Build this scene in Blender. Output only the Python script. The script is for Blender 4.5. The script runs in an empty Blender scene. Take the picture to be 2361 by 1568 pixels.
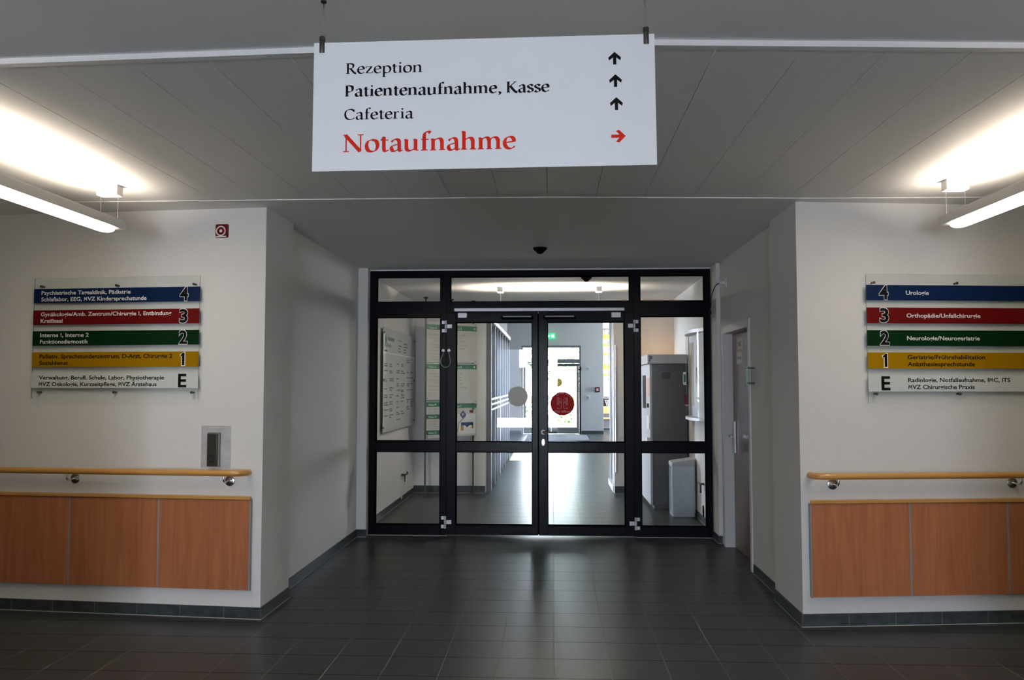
import bpy, bmesh, math, random
from mathutils import Matrix, Vector
random.seed(7)
D = bpy.data
SC = bpy.context.scene
COL = SC.collection
PI = math.pi
R = math.radians

# ------------------------------------------------------------------ camera
cam_d = D.cameras.new('camera'); cam = D.objects.new('camera', cam_d); COL.objects.link(cam)
cam_d.sensor_width = 36.0
cam_d.lens = 36.0 * 1890.0 / 2361.0
cam_d.clip_start = 0.05; cam_d.clip_end = 300
cam.location = (0, 0, 1.507)
cam.rotation_euler = (R(90 + 3.085), 0, R(2.847))
SC.camera = cam

# ------------------------------------------------------------------ view
SC.view_settings.view_transform = 'Standard'
SC.view_settings.look = 'None'
SC.view_settings.gamma = 1.0
SC.view_settings.use_curve_mapping = False
SC.view_settings.exposure = 0.0
SC.cycles.use_denoising = True
SC.cycles.max_bounces = 12
SC.cycles.diffuse_bounces = 6
SC.cycles.glossy_bounces = 6
SC.cycles.transparent_max_bounces = 24
SC.cycles.caustics_reflective = False
SC.cycles.caustics_refractive = False
SC.cycles.sample_clamp_indirect = 6.0

# ------------------------------------------------------------------ sky and sun
SKY = 26.0
w = D.worlds.new('sky'); SC.world = w; w.use_nodes = True
nt = w.node_tree; bgn = nt.nodes['Background']
tc = nt.nodes.new('ShaderNodeTexCoord'); sep = nt.nodes.new('ShaderNodeSeparateXYZ')
rmp = nt.nodes.new('ShaderNodeValToRGB')
nt.links.new(tc.outputs['Generated'], sep.inputs[0]); nt.links.new(sep.outputs['Z'], rmp.inputs[0])
rmp.color_ramp.elements[0].color = (1.75, 1.92, 2.2, 1); rmp.color_ramp.elements[0].position = 0.05
rmp.color_ramp.elements[1].color = (0.42, 0.62, 1.0, 1); rmp.color_ramp.elements[1].position = 0.45
nt.links.new(rmp.outputs[0], bgn.inputs['Color']); bgn.inputs['Strength'].default_value = SKY

sun_d = D.lights.new('sun', 'SUN'); sun = D.objects.new('sun', sun_d); COL.objects.link(sun)
sun_d.energy = 220.0; sun_d.angle = R(0.6); sun_d.color = (1.0, 0.94, 0.85)
sun.rotation_euler = Vector((-0.75, -0.36, -1.1)).to_track_quat('-Z', 'Y').to_euler()

def portal(name, loc, sx, sy, direction):
    l = D.lights.new(name, 'AREA'); l.shape = 'RECTANGLE'; l.size = sx; l.size_y = sy
    l.cycles.is_portal = True
    o = D.objects.new(name, l); COL.objects.link(o); o.location = loc
    o.rotation_euler = Vector(direction).to_track_quat('-Z', 'Y').to_euler()
portal('daylight_entrance', (-0.77, -7.95, 1.28), 1.82, 2.55, (0, 1, 0))
portal('daylight_exit', (-0.06, 24.98, 1.35), 1.7, 2.6, (0, -1, 0))
portal('daylight_glazing', (-1.0, 14.05, 1.2), 4.85, 2.38, (1, 0, 0))
portal('daylight_added_opening', (1.85, 18.75, 3.78), .5, 2.5, (0, 0, -1))  # added opening overhead, brightens the far hall

# ------------------------------------------------------------------ materials
def mat(name, col, rough=0.5, metal=0.0, spec=0.5, noise=0.0, nscale=20.0, nstretch=(1, 1, 1), bump=0.0, coat=0.0, emit=None, estr=0.0):
    m = D.materials.new(name); m.use_nodes = True
    n = m.node_tree.nodes; l = m.node_tree.links; p = n['Principled BSDF']
    p.inputs['Base Color'].default_value = (*col, 1); p.inputs['Roughness'].default_value = rough
    p.inputs['Metallic'].default_value = metal; p.inputs['Specular IOR Level'].default_value = spec
    p.inputs['Coat Weight'].default_value = coat
    if emit: p.inputs['Emission Color'].default_value = (*emit, 1); p.inputs['Emission Strength'].default_value = estr
    if noise or bump:
        t = n.new('ShaderNodeTexCoord'); mp = n.new('ShaderNodeMapping'); nz = n.new('ShaderNodeTexNoise')
        mp.inputs['Scale'].default_value = nstretch; nz.inputs['Scale'].default_value = nscale; nz.inputs['Detail'].default_value = 5
        l.new(t.outputs['Object'], mp.inputs[0]); l.new(mp.outputs[0], nz.inputs[0])
        if noise:
            mr = n.new('ShaderNodeMapRange'); mr.inputs['From Min'].default_value = .25; mr.inputs['From Max'].default_value = .75
            mr.inputs['To Min'].default_value = 1 - noise; mr.inputs['To Max'].default_value = 1 + noise
            mx = n.new('ShaderNodeVectorMath'); mx.operation = 'SCALE'; mx.inputs[0].default_value = col
            l.new(nz.outputs[0], mr.inputs[0]); l.new(mr.outputs[0], mx.inputs['Scale']); l.new(mx.outputs[0], p.inputs['Base Color'])
        if bump:
            b = n.new('ShaderNodeBump'); b.inputs['Strength'].default_value = bump; b.inputs['Distance'].default_value = .002
            l.new(nz.outputs[0], b.inputs['Height']); l.new(b.outputs[0], p.inputs['Normal'])
    return m

def glass(name, r0=0.012, tint=(1, 1, 1), rough=0.0, rmax=.8):
    m = D.materials.new(name); m.use_nodes = True
    n = m.node_tree.nodes; l = m.node_tree.links; n.clear()
    out = n.new('ShaderNodeOutputMaterial'); mix = n.new('ShaderNodeMixShader')
    tr = n.new('ShaderNodeBsdfTransparent'); gl = n.new('ShaderNodeBsdfGlossy')
    tr.inputs[0].default_value = (*tint, 1); gl.inputs['Roughness'].default_value = rough; gl.inputs[0].default_value = (1, 1, 1, 1)
    lw = n.new('ShaderNodeLayerWeight'); lw.inputs[0].default_value = .5
    pw = n.new('ShaderNodeMath'); pw.operation = 'POWER'; pw.inputs[1].default_value = 5
    mr = n.new('ShaderNodeMapRange'); mr.inputs['To Min'].default_value = r0; mr.inputs['To Max'].default_value = rmax
    l.new(lw.outputs['Facing'], pw.inputs[0]); l.new(pw.outputs[0], mr.inputs[0]); l.new(mr.outputs[0], mix.inputs[0])
    l.new(tr.outputs[0], mix.inputs[1]); l.new(gl.outputs[0], mix.inputs[2]); l.new(mix.outputs[0], out.inputs[0])
    return m

def tile_mat(name, ox, oy, axes='XY', base=(.035, .041, .042), long_c=(.21, .21, .20), cross_shade_c=(.004, .004, .004), rough=.30):  # cross joints: shade of the recessed grout put into the colour
    """square 30 cm stoneware tiles: joints on two axes, mottled streaky body"""
    m = D.materials.new(name); m.use_nodes = True
    n = m.node_tree.nodes; l = m.node_tree.links; p = n['Principled BSDF']
    t = n.new('ShaderNodeTexCoord'); s = n.new('ShaderNodeSeparateXYZ'); l.new(t.outputs['Object'], s.inputs[0])
    def joint(ax, off, width):
        a = n.new('ShaderNodeMath'); a.operation = 'ADD'; a.inputs[1].default_value = 300 - off + width / 2; l.new(s.outputs[ax], a.inputs[0])
        b = n.new('ShaderNodeMath'); b.operation = 'MODULO'; b.inputs[1].default_value = .3; l.new(a.outputs[0], b.inputs[0])
        c = n.new('ShaderNodeMath'); c.operation = 'LESS_THAN'; c.inputs[1].default_value = width; l.new(b.outputs[0], c.inputs[0])
        return c
    ja = joint(axes[0], ox, .0042); jb = joint(axes[1], oy, .0050)
    mp = n.new('ShaderNodeMapping'); mp.inputs['Scale'].default_value = (5, 26, 8); l.new(t.outputs['Object'], mp.inputs[0])
    nz = n.new('ShaderNodeTexNoise'); nz.inputs['Scale'].default_value = 3; nz.inputs['Detail'].default_value = 6; l.new(mp.outputs[0], nz.inputs[0])
    mr = n.new('ShaderNodeMapRange'); mr.inputs['From Min'].default_value = .25; mr.inputs['From Max'].default_value = .75
    mr.inputs['To Min'].default_value = .62; mr.inputs['To Max'].default_value = 1.38; l.new(nz.outputs[0], mr.inputs[0])
    # each tile its own tone
    sn = n.new('ShaderNodeVectorMath'); sn.operation = 'SNAP'; sn.inputs[1].default_value = (.3, .3, .3)
    sh = n.new('ShaderNodeVectorMath'); sh.operation = 'SUBTRACT'; sh.inputs[1].default_value = (ox, oy, .15)
    l.new(t.outputs['Object'], sh.inputs[0]); l.new(sh.outputs[0], sn.inputs[0])
    wn = n.new('ShaderNodeTexWhiteNoise'); l.new(sn.outputs[0], wn.inputs[0])
    mw = n.new('ShaderNodeMapRange'); mw.inputs['To Min'].default_value = .9; mw.inputs['To Max'].default_value = 1.1; l.new(wn.outputs['Value'], mw.inputs[0])
    mm = n.new('ShaderNodeMath'); mm.operation = 'MULTIPLY'; l.new(mr.outputs[0], mm.inputs[0]); l.new(mw.outputs[0], mm.inputs[1])
    sc = n.new('ShaderNodeVectorMath'); sc.operation = 'SCALE'; sc.inputs[0].default_value = base; l.new(mm.outputs[0], sc.inputs['Scale'])
    m1 = n.new('ShaderNodeMix'); m1.data_type = 'RGBA'; l.new(jb.outputs[0], m1.inputs[0]); l.new(sc.outputs[0], m1.inputs[6]); m1.inputs[7].default_value = (*cross_shade_c, 1)
    m2 = n.new('ShaderNodeMix'); m2.data_type = 'RGBA'; l.new(ja.outputs[0], m2.inputs[0]); l.new(m1.outputs[2], m2.inputs[6]); m2.inputs[7].default_value = (*long_c, 1)
    l.new(m2.outputs[2], p.inputs['Base Color'])
    mrr = n.new('ShaderNodeMapRange'); mrr.inputs['To Min'].default_value = rough - .06; mrr.inputs['To Max'].default_value = rough + .1
    l.new(nz.outputs[0], mrr.inputs[0])
    p.inputs['Specular IOR Level'].default_value = .19
    jm = n.new('ShaderNodeMath'); jm.operation = 'MAXIMUM'; l.new(ja.outputs[0], jm.inputs[0]); l.new(jb.outputs[0], jm.inputs[1])
    rj = n.new('ShaderNodeMath'); rj.operation = 'MAXIMUM'; l.new(mrr.outputs[0], rj.inputs[0]); l.new(jm.outputs[0], rj.inputs[1]); l.new(rj.outputs[0], p.inputs['Roughness'])
    hh = n.new('ShaderNodeMath'); hh.operation = 'MULTIPLY_ADD'; hh.inputs[1].default_value = .12; l.new(nz.outputs[0], hh.inputs[0])
    inv = n.new('ShaderNodeMath'); inv.operation = 'SUBTRACT'; inv.inputs[0].default_value = 1; l.new(jm.outputs[0], inv.inputs[1]); l.new(inv.outputs[0], hh.inputs[2])
    b = n.new('ShaderNodeBump'); b.inputs['Strength'].default_value = .35; b.inputs['Distance'].default_value = .0015
    l.new(hh.outputs[0], b.inputs['Height']); l.new(b.outputs[0], p.inputs['Normal'])
    return m

def wood_mat(name, c0, c1, rough=.4, scale=(9, 9, .55), coat=0.0):
    m = D.materials.new(name); m.use_nodes = True
    n = m.node_tree.nodes; l = m.node_tree.links; p = n['Principled BSDF']
    t = n.new('ShaderNodeTexCoord'); mp = n.new('ShaderNodeMapping'); mp.inputs['Scale'].default_value = scale
    oi = n.new('ShaderNodeObjectInfo'); ad = n.new('ShaderNodeVectorMath'); ad.operation = 'ADD'
    ml = n.new('ShaderNodeMath'); ml.operation = 'MULTIPLY'; ml.inputs[1].default_value = 37; l.new(oi.outputs['Random'], ml.inputs[0])
    l.new(t.outputs['Object'], mp.inputs[0]); l.new(mp.outputs[0], ad.inputs[0]); l.new(ml.outputs[0], ad.inputs[1])
    nz = n.new('ShaderNodeTexNoise'); nz.inputs['Scale'].default_value = 3.2; nz.inputs['Detail'].default_value = 7; nz.inputs['Roughness'].default_value = .62
    nz.inputs['Distortion'].default_value = .6
    l.new(ad.outputs[0], nz.inputs[0])
    r = n.new('ShaderNodeValToRGB'); r.color_ramp.elements[0].position = .3; r.color_ramp.elements[1].position = .72
    r.color_ramp.elements[0].color = (*c0, 1); r.color_ramp.elements[1].color = (*c1, 1)
    l.new(nz.outputs[0], r.inputs[0]); l.new(r.outputs[0], p.inputs['Base Color'])
    p.inputs['Roughness'].default_value = rough; p.inputs['Coat Weight'].default_value = coat; p.inputs['Coat Roughness'].default_value = .2
    return m

M = {}
M['wall'] = mat('wall_paint', (.80, .795, .78), .85, noise=.02, nscale=60, bump=.06)
M['ceil'] = mat('ceiling_plaster', (.93, .93, .93), .9, noise=.02, nscale=80, bump=.05)
M['plank'] = mat('ceiling_plank', (.90, .90, .90), .6, noise=.025, nscale=30)
M['trimw'] = mat('white_profile', (.85, .85, .85), .4)
M['dark'] = mat('dark_gap', (.02, .02, .02), .9)
M['floor'] = tile_mat('floor_tiles', 0.002, 0.095)
M['sk_x'] = tile_mat('skirting_tiles', 0.0, 0.15, 'XZ', base=(.040, .050, .055), long_c=(.16, .15, .13), rough=.3)
M['sk_y'] = tile_mat('skirting_tiles_side', 0.0, 0.15, 'YZ', base=(.040, .050, .055), long_c=(.03, .03, .03), rough=.3)
M['grout'] = mat('joint_sealant', (.42, .41, .38), .8)
M['frame'] = mat('anthracite_frame', (.006, .0065, .010), .22, spec=.06, noise=.1, nscale=30)
M['gasket'] = mat('rubber_gasket', (.004, .004, .004), 1.0, spec=0.0)
M['gasket'].node_tree.nodes['Principled BSDF'].inputs['IOR'].default_value = 1.0
M['glass'] = glass('door_glass', .015)
M['clear'] = glass('clear_acrylic', .02, (.985, .996, .99), 0.0, .35)
M['case'] = glass('case_cover', .02, (.97, .98, .98), .03, .16)
M['edge'] = mat('acrylic_edge', (.10, .20, .16), .15)
M['board'] = mat('frosted_board', (.62, .68, .66), .25, spec=.6)
M['steel'] = mat('brushed_steel', (.55, .55, .56), .32, metal=1.0, noise=.1, nscale=40, nstretch=(1, 1, 12))
M['steel_plate'] = mat('brushed_plate', (.74, .74, .77), .42, metal=.6, noise=.12, nscale=9, nstretch=(1, 1, 3))
M['chrome'] = mat('polished_steel', (.62, .62, .63), .15, metal=1.0)
M['alu'] = mat('silver_aluminium', (.66, .66, .69), .4, metal=.35)
M['grey_alu'] = mat('grey_aluminium', (.22, .23, .24), .45, metal=.3)
M['post_grey'] = mat('dark_grey_posts', (.10, .105, .11), .5)
M['joint'] = mat('grey_joint_strip', (.26, .27, .29), .45)
M['lampbody'] = mat('lamp_housing', (.55, .54, .52), .45, metal=.2)
M['white'] = mat('white_plastic', (.80, .80, .80), .45)
M['signw'] = mat('sign_white', (.86, .87, .90), .5)
M['black'] = mat('black_print', (.005, .005, .006), .7, spec=.08)
M['red_p'] = mat('red_print', (.56, .022, .010), .6, spec=.08)
M['white_p'] = mat('white_print', (.82, .82, .80), .6)
M['blue_s'] = mat('blue_strip', (.0040, .0155, .058), .4, spec=.08)
M['red_s'] = mat('red_strip', (.115, .0045, .0045), .4, spec=.08)
M['green_s'] = mat('green_strip', (.0018, .020, .0062), .4, spec=.08)
M['yellow_s'] = mat('yellow_strip', (.30, .155, .0012), .4, spec=.08)
M['pale_s'] = mat('pale_strip', (.66, .70, .68), .3)
M['beech'] = wood_mat('beech_laminate', (.33, .108, .042), (.47, .178, .074), .42)
M['rail'] = wood_mat('oiled_rail', (.52, .25, .062), (.66, .35, .10), .3, (.8, 14, 14), coat=.5)
M['doorwood'] = wood_mat('brown_door', (.15, .082, .062), (.20, .115, .088), .3, (9, 9, .5))
M['tube'] = mat('lamp_diffuser', (.9, .9, .9), .5, emit=(1.0, .88, .70), estr=22.0)
M['tube_bright'] = mat('bright_lamp_diffuser', (.9, .9, .9), .5, emit=(1.0, .93, .80), estr=42.0)
M['fill_tube'] = mat('fill_lamp_diffuser', (.9, .9, .9), .5, emit=(.92, .96, 1.0), estr=22.0)
M['bronze'] = mat('dark_metal', (.10, .095, .085), .35, metal=.9)
M['dk_grey'] = mat('machine_grey', (.055, .056, .058), .45, noise=.06, nscale=60)
M['lt_grey'] = mat('machine_light_grey', (.42, .43, .44), .45)
M['bin'] = mat('bin_plastic', (.58, .62, .67), .3, coat=.4, noise=.04, nscale=12)
M['film'] = glass('plastic_film', .05, (.96, .98, 1.0), .12)
M['orange'] = mat('orange_print', (.62, .20, .06), .5)
M['salmon'] = mat('salmon_label', (.55, .27, .20), .5)
M['green_reflect'] = mat('green_reflection', (.62, .78, .50), .15)
M['navy'] = mat('navy_print', (.02, .025, .12), .5)
M['paper'] = mat('paper', (.78, .78, .76), .8)
M['paper2'] = mat('tan_paper', (.50, .45, .36), .8)
M['sticker_red'] = mat('red_sticker', (.44, .016, .016), .6, spec=.1)
M['sticker_back'] = mat('sticker_back', (.78, .76, .70), .7, spec=.1)
M['print_pink'] = mat('pale_print', (.62, .38, .36), .6)
M['grey_print'] = mat('grey_print', (.18, .19, .19), .7)
M['green_h'] = mat('green_header', (.010, .11, .048), .4)
M['pale_glass'] = mat('pale_backed_glass', (.52, .52, .48), .25)
M['exit_green'] = mat('exit_green', (.01, .38, .12), .4, emit=(.02, .8, .25), estr=1.2)
M['exit_white'] = mat('exit_white', (.8, .9, .85), .4, emit=(.85, 1, .9), estr=1.2)
M['mat'] = mat('entrance_mat', (.05, .055, .065), .9, noise=.3, nscale=90)
M['light_wood'] = wood_mat('light_chair_wood', (.60, .36, .16), (.72, .47, .24), .4)
M['shelf_grey'] = mat('shelf_grey', (.16, .15, .16), .6)
M['yellow_c'] = mat('curtain_yellow', (.80, .60, .10), .9)
M['grey_c'] = mat('curtain_grey', (.40, .40, .43), .9)
M['white_c'] = mat('curtain_white', (.80, .80, .78), .9)
M['leaf'] = mat('leaf_green', (.10, .22, .05), .7, noise=.4, nscale=6)
M['leaf2'] = mat('leaf_light', (.26, .42, .10), .7, noise=.4, nscale=6)
M['bark'] = mat('bark', (.10, .075, .055), .9)
M['facade'] = mat('facade_panels', (.66, .72, .84), .6)
M['facade_d'] = mat('facade_joint', (.22, .27, .36), .6)
M['brick'] = mat('grey_rendered_house', (.24, .23, .23), .8, noise=.2, nscale=12)
M['paving'] = mat('pale_paving', (.66, .63, .66), .9, noise=.06, nscale=2)
M['garden'] = mat('garden_soil', (.30, .31, .24), .9, noise=.2, nscale=3)
M['cable'] = mat('black_cable', (.008, .008, .008), .5)
M['warm'] = mat('amber_tube', (.8, .5, .2), .5, emit=(1.0, .52, .10), estr=4.0)

# ------------------------------------------------------------------ mesh helpers
def sans_to_mesh(s, bold):
    cu = D.curves.new('lettering_curve', 'FONT'); cu.body = s; cu.size = 1.0; cu.offset = bold; cu.resolution_u = 3
    o = D.objects.new('lettering_curve', cu)
    me = o.to_mesh()
    vs = [tuple(v.co) for v in me.vertices]; fs = [tuple(p.vertices) for p in me.polygons]
    o.to_mesh_clear(); D.objects.remove(o); D.curves.remove(cu)
    return vs, fs
_hv, _ = sans_to_mesh('H', 0.0)
CAP = max(v[1] for v in _hv)

ONE = [(.085, 0), (.235, 0), (.235, 1), (.125, 1), (-.02, .80), (.03, .70), (.085, .755)]
EM = [(0, 0), (.15, 0), (.205, .66), (.36, .24), (.46, .24), (.615, .66), (.67, 0), (.82, 0), (.735, 1), (.60, 1), (.41, .47), (.22, 1), (.085, 1)]
def right_edge(s):
    v, _ = sans_to_mesh(s, 0.0); return max(p[0] for p in v)
def sans_line(s, bold):
    """the built-in sans face, with a flagged 1 and a splayed M drawn here"""
    if not any(c in '1M' for c in s): return sans_to_mesh(s, bold)
    bar = right_edge('|'); shift = 0.0; vs = []; fs = []; run = ''; start = 0.0; x = 0.0
    for i, c in enumerate(s):
        x0 = right_edge(s[:i] + '|') - bar; x1 = right_edge(s[:i + 1] + '|') - bar
        if c in '1M':
            k = .62 if c == 'M' else .60
            pts = EM if c == 'M' else ONE; wd = CAP * (.90 if c == 'M' else .50)
            o = len(vs); vs += [(x0 + shift + .05 * CAP + px * CAP, py * CAP, 0) for px, py in pts]; fs.append(tuple(range(o, o + len(pts))))
            shift += wd + .08 * CAP - (x1 - x0) if c == 'M' else (.42 * CAP - (x1 - x0))
        elif c != ' ':
            v, f = sans_to_mesh(c, bold); o = len(vs)
            vs += [(p[0] + x0 + shift, p[1], 0) for p in v]; fs += [tuple(q + o for q in g) for g in f]
    return vs, fs

class MB:
    def __init__(s): s.v = []; s.f = []; s.m = []
    def add(s, vs, fs, mi=0):
        o = len(s.v); s.v += [tuple(v) for v in vs]
        for f in fs: s.f.append(tuple(i + o for i in f)); s.m.append(mi)
        return s
    def box(s, x0, x1, y0, y1, z0, z1, mi=0):
        v = [(x0, y0, z0), (x1, y0, z0), (x1, y1, z0), (x0, y1, z0), (x0, y0, z1), (x1, y0, z1), (x1, y1, z1), (x0, y1, z1)]
        return s.add(v, [(3, 2, 1, 0), (4, 5, 6, 7), (0, 1, 5, 4), (1, 2, 6, 5), (2, 3, 7, 6), (3, 0, 4, 7)], mi)
    def slab(s, x0, x1, y0, y1, z0, z1, face=0, rim=1):
        s.box(x0, x1, y0, y1, z0, z1, face); s.m[-6:] = [rim, rim, face, rim, face, rim]; return s
    def prism(s, pts, z0, z1, mi=0):
        """vertical prism over a counter-clockwise floor outline"""
        n = len(pts); v = [(x, y, z0) for x, y in pts] + [(x, y, z1) for x, y in pts]
        f = [tuple(range(n - 1, -1, -1)), tuple(range(n, 2 * n))] + [(i, (i + 1) % n, n + (i + 1) % n, n + i) for i in range(n)]
        return s.add(v, f, mi)
    def plate(s, pts, y0, y1, mi=0):
        """outline in x,z (counter-clockwise seen from -y), between y0 (front) and y1"""
        n = len(pts); v = [(x, y0, z) for x, z in pts] + [(x, y1, z) for x, z in pts]
        f = [tuple(range(n)), tuple(range(2 * n - 1, n - 1, -1))] + [(n + i, n + (i + 1) % n, (i + 1) % n, i) for i in range(n)]
        return s.add(v, f, mi)
    def ring(s, cx, cz, r0, r1, y, mi=0, n=40, a0=0, a1=2 * PI):
        k = n if a1 - a0 < 2 * PI - 1e-6 else n
        vs = []; fs = []
        for i in range(k + 1):
            a = a0 + (a1 - a0) * i / k
            vs += [(cx + r0 * math.cos(a), y, cz + r0 * math.sin(a)), (cx + r1 * math.cos(a), y, cz + r1 * math.sin(a))]
        for i in range(k): fs.append((2 * i, 2 * i + 1, 2 * i + 3, 2 * i + 2))
        return s.add(vs, fs, mi)
    def disc(s, cx, cz, r, y0, y1, mi=0, n=40, rz=None):
        rz = rz or r
        return s.plate([(cx + r * math.cos(2 * PI * i / n), cz + rz * math.sin(2 * PI * i / n)) for i in range(n)], y0, y1, mi)
    def tube(s, path, r, n=12, mi=0, closed=False):
        P = [Vector(p) for p in path]; k = len(P); rr = r if isinstance(r, (list, tuple)) else [r] * k
        base = len(s.v); up = None
        for i, p in enumerate(P):
            if closed: t = (P[(i + 1) % k] - P[i - 1]).normalized()
            else: t = (P[min(i + 1, k - 1)] - P[max(i - 1, 0)]).normalized()
            if up is None:
                up = Vector((0, 0, 1)) if abs(t.z) < .9 else Vector((1, 0, 0))
            a = (up - t * up.dot(t)).normalized(); b = t.cross(a); up = a
            for j in range(n):
                q = p + (a * math.cos(2 * PI * j / n) + b * math.sin(2 * PI * j / n)) * rr[i]; s.v.append(tuple(q))
        for i in range(k if closed else k - 1):
            i2 = (i + 1) % k
            for j in range(n):
                s.f.append((base + i * n + j, base + i * n + (j + 1) % n, base + i2 * n + (j + 1) % n, base + i2 * n + j)); s.m.append(mi)
        if not closed:
            s.f.append(tuple(base + j for j in range(n - 1, -1, -1))); s.m.append(mi)
            s.f.append(tuple(base + (k - 1) * n + j for j in range(n))); s.m.append(mi)
        return s
    def lathe(s, prof, c=(0, 0, 0), axis='z', n=28, mi=0):
        """profile of (radius, height); height along the axis"""
        base = len(s.v); k = len(prof)
        for r, h in prof:
            for j in range(n):
                a = 2 * PI * j / n; x, y = r * math.cos(a), r * math.sin(a)
                p = {'z': (x, y, h), 'y': (x, h, y), 'x': (h, x, y)}[axis]
                s.v.append((p[0] + c[0], p[1] + c[1], p[2] + c[2]))
        for i in range(k - 1):
            for j in range(n):
                s.f.append((base + i * n + j, base + i * n + (j + 1) % n, base + (i + 1) * n + (j + 1) % n, base + (i + 1) * n + j)); s.m.append(mi)
        s.f.append(tuple(base + j for j in range(n))); s.m.append(mi)
        s.f.append(tuple(base + (k - 1) * n + j for j in range(n))); s.m.append(mi)
        return s
    def text(s, string, x, z, cap, y, mi=0, width=None, bold=0.0, align='L'):
        vs, fs = sans_line(string, bold)
        if not vs: return s
        x0 = min(v[0] for v in vs); x1 = max(v[0] for v in vs)
        sz = cap / CAP; sx = (width / (x1 - x0)) if width else sz
        off = {'L': 0, 'C': -(x1 - x0) * sx / 2, 'R': -(x1 - x0) * sx}[align]
        return s.add([(x + off + (v[0] - x0) * sx, y, z + v[1] * sz) for v in vs], fs, mi)
    def stroke(s, pts, w, y, mi=0):
        """flat line of constant width in the x,z plane"""
        P = [Vector((a, b)) for a, b in pts]; vs = []; fs = []
        for i, p in enumerate(P):
            t = (P[min(i + 1, len(P) - 1)] - P[max(i - 1, 0)]).normalized(); nn = Vector((-t.y, t.x)) * w / 2
            vs += [(p.x + nn.x, y, p.y + nn.y), (p.x - nn.x, y, p.y - nn.y)]
        for i in range(len(P) - 1): fs.append((2 * i, 2 * i + 1, 2 * i + 3, 2 * i + 2))
        return s.add(vs, fs, mi)
    def build(s, name, mats, parent=None, loc=None, rot=None, bevel=0.0, smooth=True, seg=2):
        me = D.meshes.new(name); me.from_pydata(s.v, [], s.f); me.update()
        for m in (mats if isinstance(mats, (list, tuple)) else [mats]): me.materials.append(M[m])
        me.polygons.foreach_set('material_index', s.m)
        bm = bmesh.new(); bm.from_mesh(me); bmesh.ops.recalc_face_normals(bm, faces=bm.faces); bm.to_mesh(me); bm.free()
        if smooth:
            me.polygons.foreach_set('use_smooth', [True] * len(me.polygons)); me.set_sharp_from_angle(angle=R(35))
        o = D.objects.new(name, me); COL.objects.link(o)
        if parent: o.parent = parent
        if loc: o.location = loc
        if rot: o.rotation_euler = rot
        if bevel:
            b = o.modifiers.new('rounded edges', 'BEVEL'); b.width = bevel; b.segments = seg; b.limit_method = 'ANGLE'; b.angle_limit = R(40)
        return o

def tag(o, label=None, cat=None, group=None, kind=None):
    if label: o['label'] = label
    if cat: o['category'] = cat
    if group: o['group'] = group
    if kind: o['kind'] = kind
    return o
def thing(name, label, cat, loc=(0, 0, 0), rz=0.0, group=None, kind=None):
    o = D.objects.new(name, None); COL.objects.link(o); o.empty_display_size = .05
    o.location = loc; o.rotation_euler = (0, 0, rz)
    return tag(o, label, cat, group, kind)
def struct(o, label=None, cat=None): return tag(o, label, cat, None, 'structure')
def bez(p0, p1, p2, p3, n=10):
    return [tuple((1 - t) ** 3 * a + 3 * (1 - t) ** 2 * t * b + 3 * (1 - t) * t * t * c + t ** 3 * d for a, b, c, d in zip(p0, p1, p2, p3)) for t in [i / n for i in range(n + 1)]]
def catmull(pts, n=6):
    out = []; P = [pts[0]] + list(pts) + [pts[-1]]
    for i in range(1, len(P) - 2):
        a, b, c, d = P[i - 1], P[i], P[i + 1], P[i + 2]
        for k in range(n):
            t = k / n
            out.append(tuple(.5 * (2 * q + (r_ - p) * t + (2 * p - 5 * q + 4 * r_ - s_) * t * t + (-p + 3 * q - 3 * r_ + s_) * t ** 3) for p, q, r_, s_ in zip(a, b, c, d)))
    out.append(tuple(pts[-1])); return out

# ================================================================== THE SETTING
CH = 2.67
LA = math.atan2(5.26 - 5.41, -1.88 + 3.73)      # the two lobby walls stand slightly splayed
RA = math.atan2(5.43 - 5.265, 3.0 - 1.55)
def lw(x): return 5.26 + (x + 1.88) * math.tan(LA)
def rw(x): return 5.265 + (x - 1.55) * math.tan(RA)

b = MB().box(-9, 9, -12.2, 32, -.2, 0.0)
struct(b.build('floor', 'floor', smooth=False), 'dark grey square floor tiles with thin joints', 'floor')
struct(MB().prism([(-9.2, lw(-9.2)), (-1.88, 5.26), (-1.872, 5.80), (-1.95, 5.80), (-1.94, 11.42), (-9.2, 11.42)], 0, 2.9).build('wall_left', 'wall', smooth=False), 'white wall block on the left of the recess', 'wall')
b = MB()
b.prism([(1.55, 5.265), (9.2, rw(9.2)), (9.2, 6.78), (1.60, 6.78), (1.60, 5.93), (1.55, 5.90)], 0, 2.9)
b.prism([(1.60, 6.78), (9.2, 6.78), (9.2, 7.78), (1.60, 7.78)], 2.03, 2.9)
b.prism([(1.74, 6.78), (9.2, 6.78), (9.2, 7.78), (1.74, 7.78)], 0, 2.03)
b.prism([(1.60, 7.78), (9.2, 7.78), (9.2, 11.47), (1.66, 11.47), (1.62, 8.3)], 0, 2.9)
struct(b.build('wall_right', 'wall', smooth=False), 'white wall block on the right of the recess', 'wall')
struct(MB().box(-9.2, -2.46, 2.5, 2.78, 0, 2.9).box(-2.6, -2.46, -8.2, 2.6, 0, 2.9).build('wall_near_left', 'wall', smooth=False))
struct(MB().box(2.03, 9.2, 2.5, 2.78, 0, 2.9).box(2.03, 2.2, -8.2, 2.6, 0, 2.9).build('wall_near_right', 'wall', smooth=False))
struct(MB().box(-9.2, -9.0, 2.5, 6.2, 0, 2.9).box(9.0, 9.2, 2.5, 6.2, 0, 2.9).build('wall_lobby_ends', 'wall', smooth=False))
b = MB().box(-2.6, -1.68, -8.2, -8.0, 0, 2.9).box(.14, 2.2, -8.2, -8.0, 0, 2.9).box(-1.68, .14, -8.2, -8.0, 2.55, 2.9)
struct(b.build('wall_entrance', 'wall', smooth=False))
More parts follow.
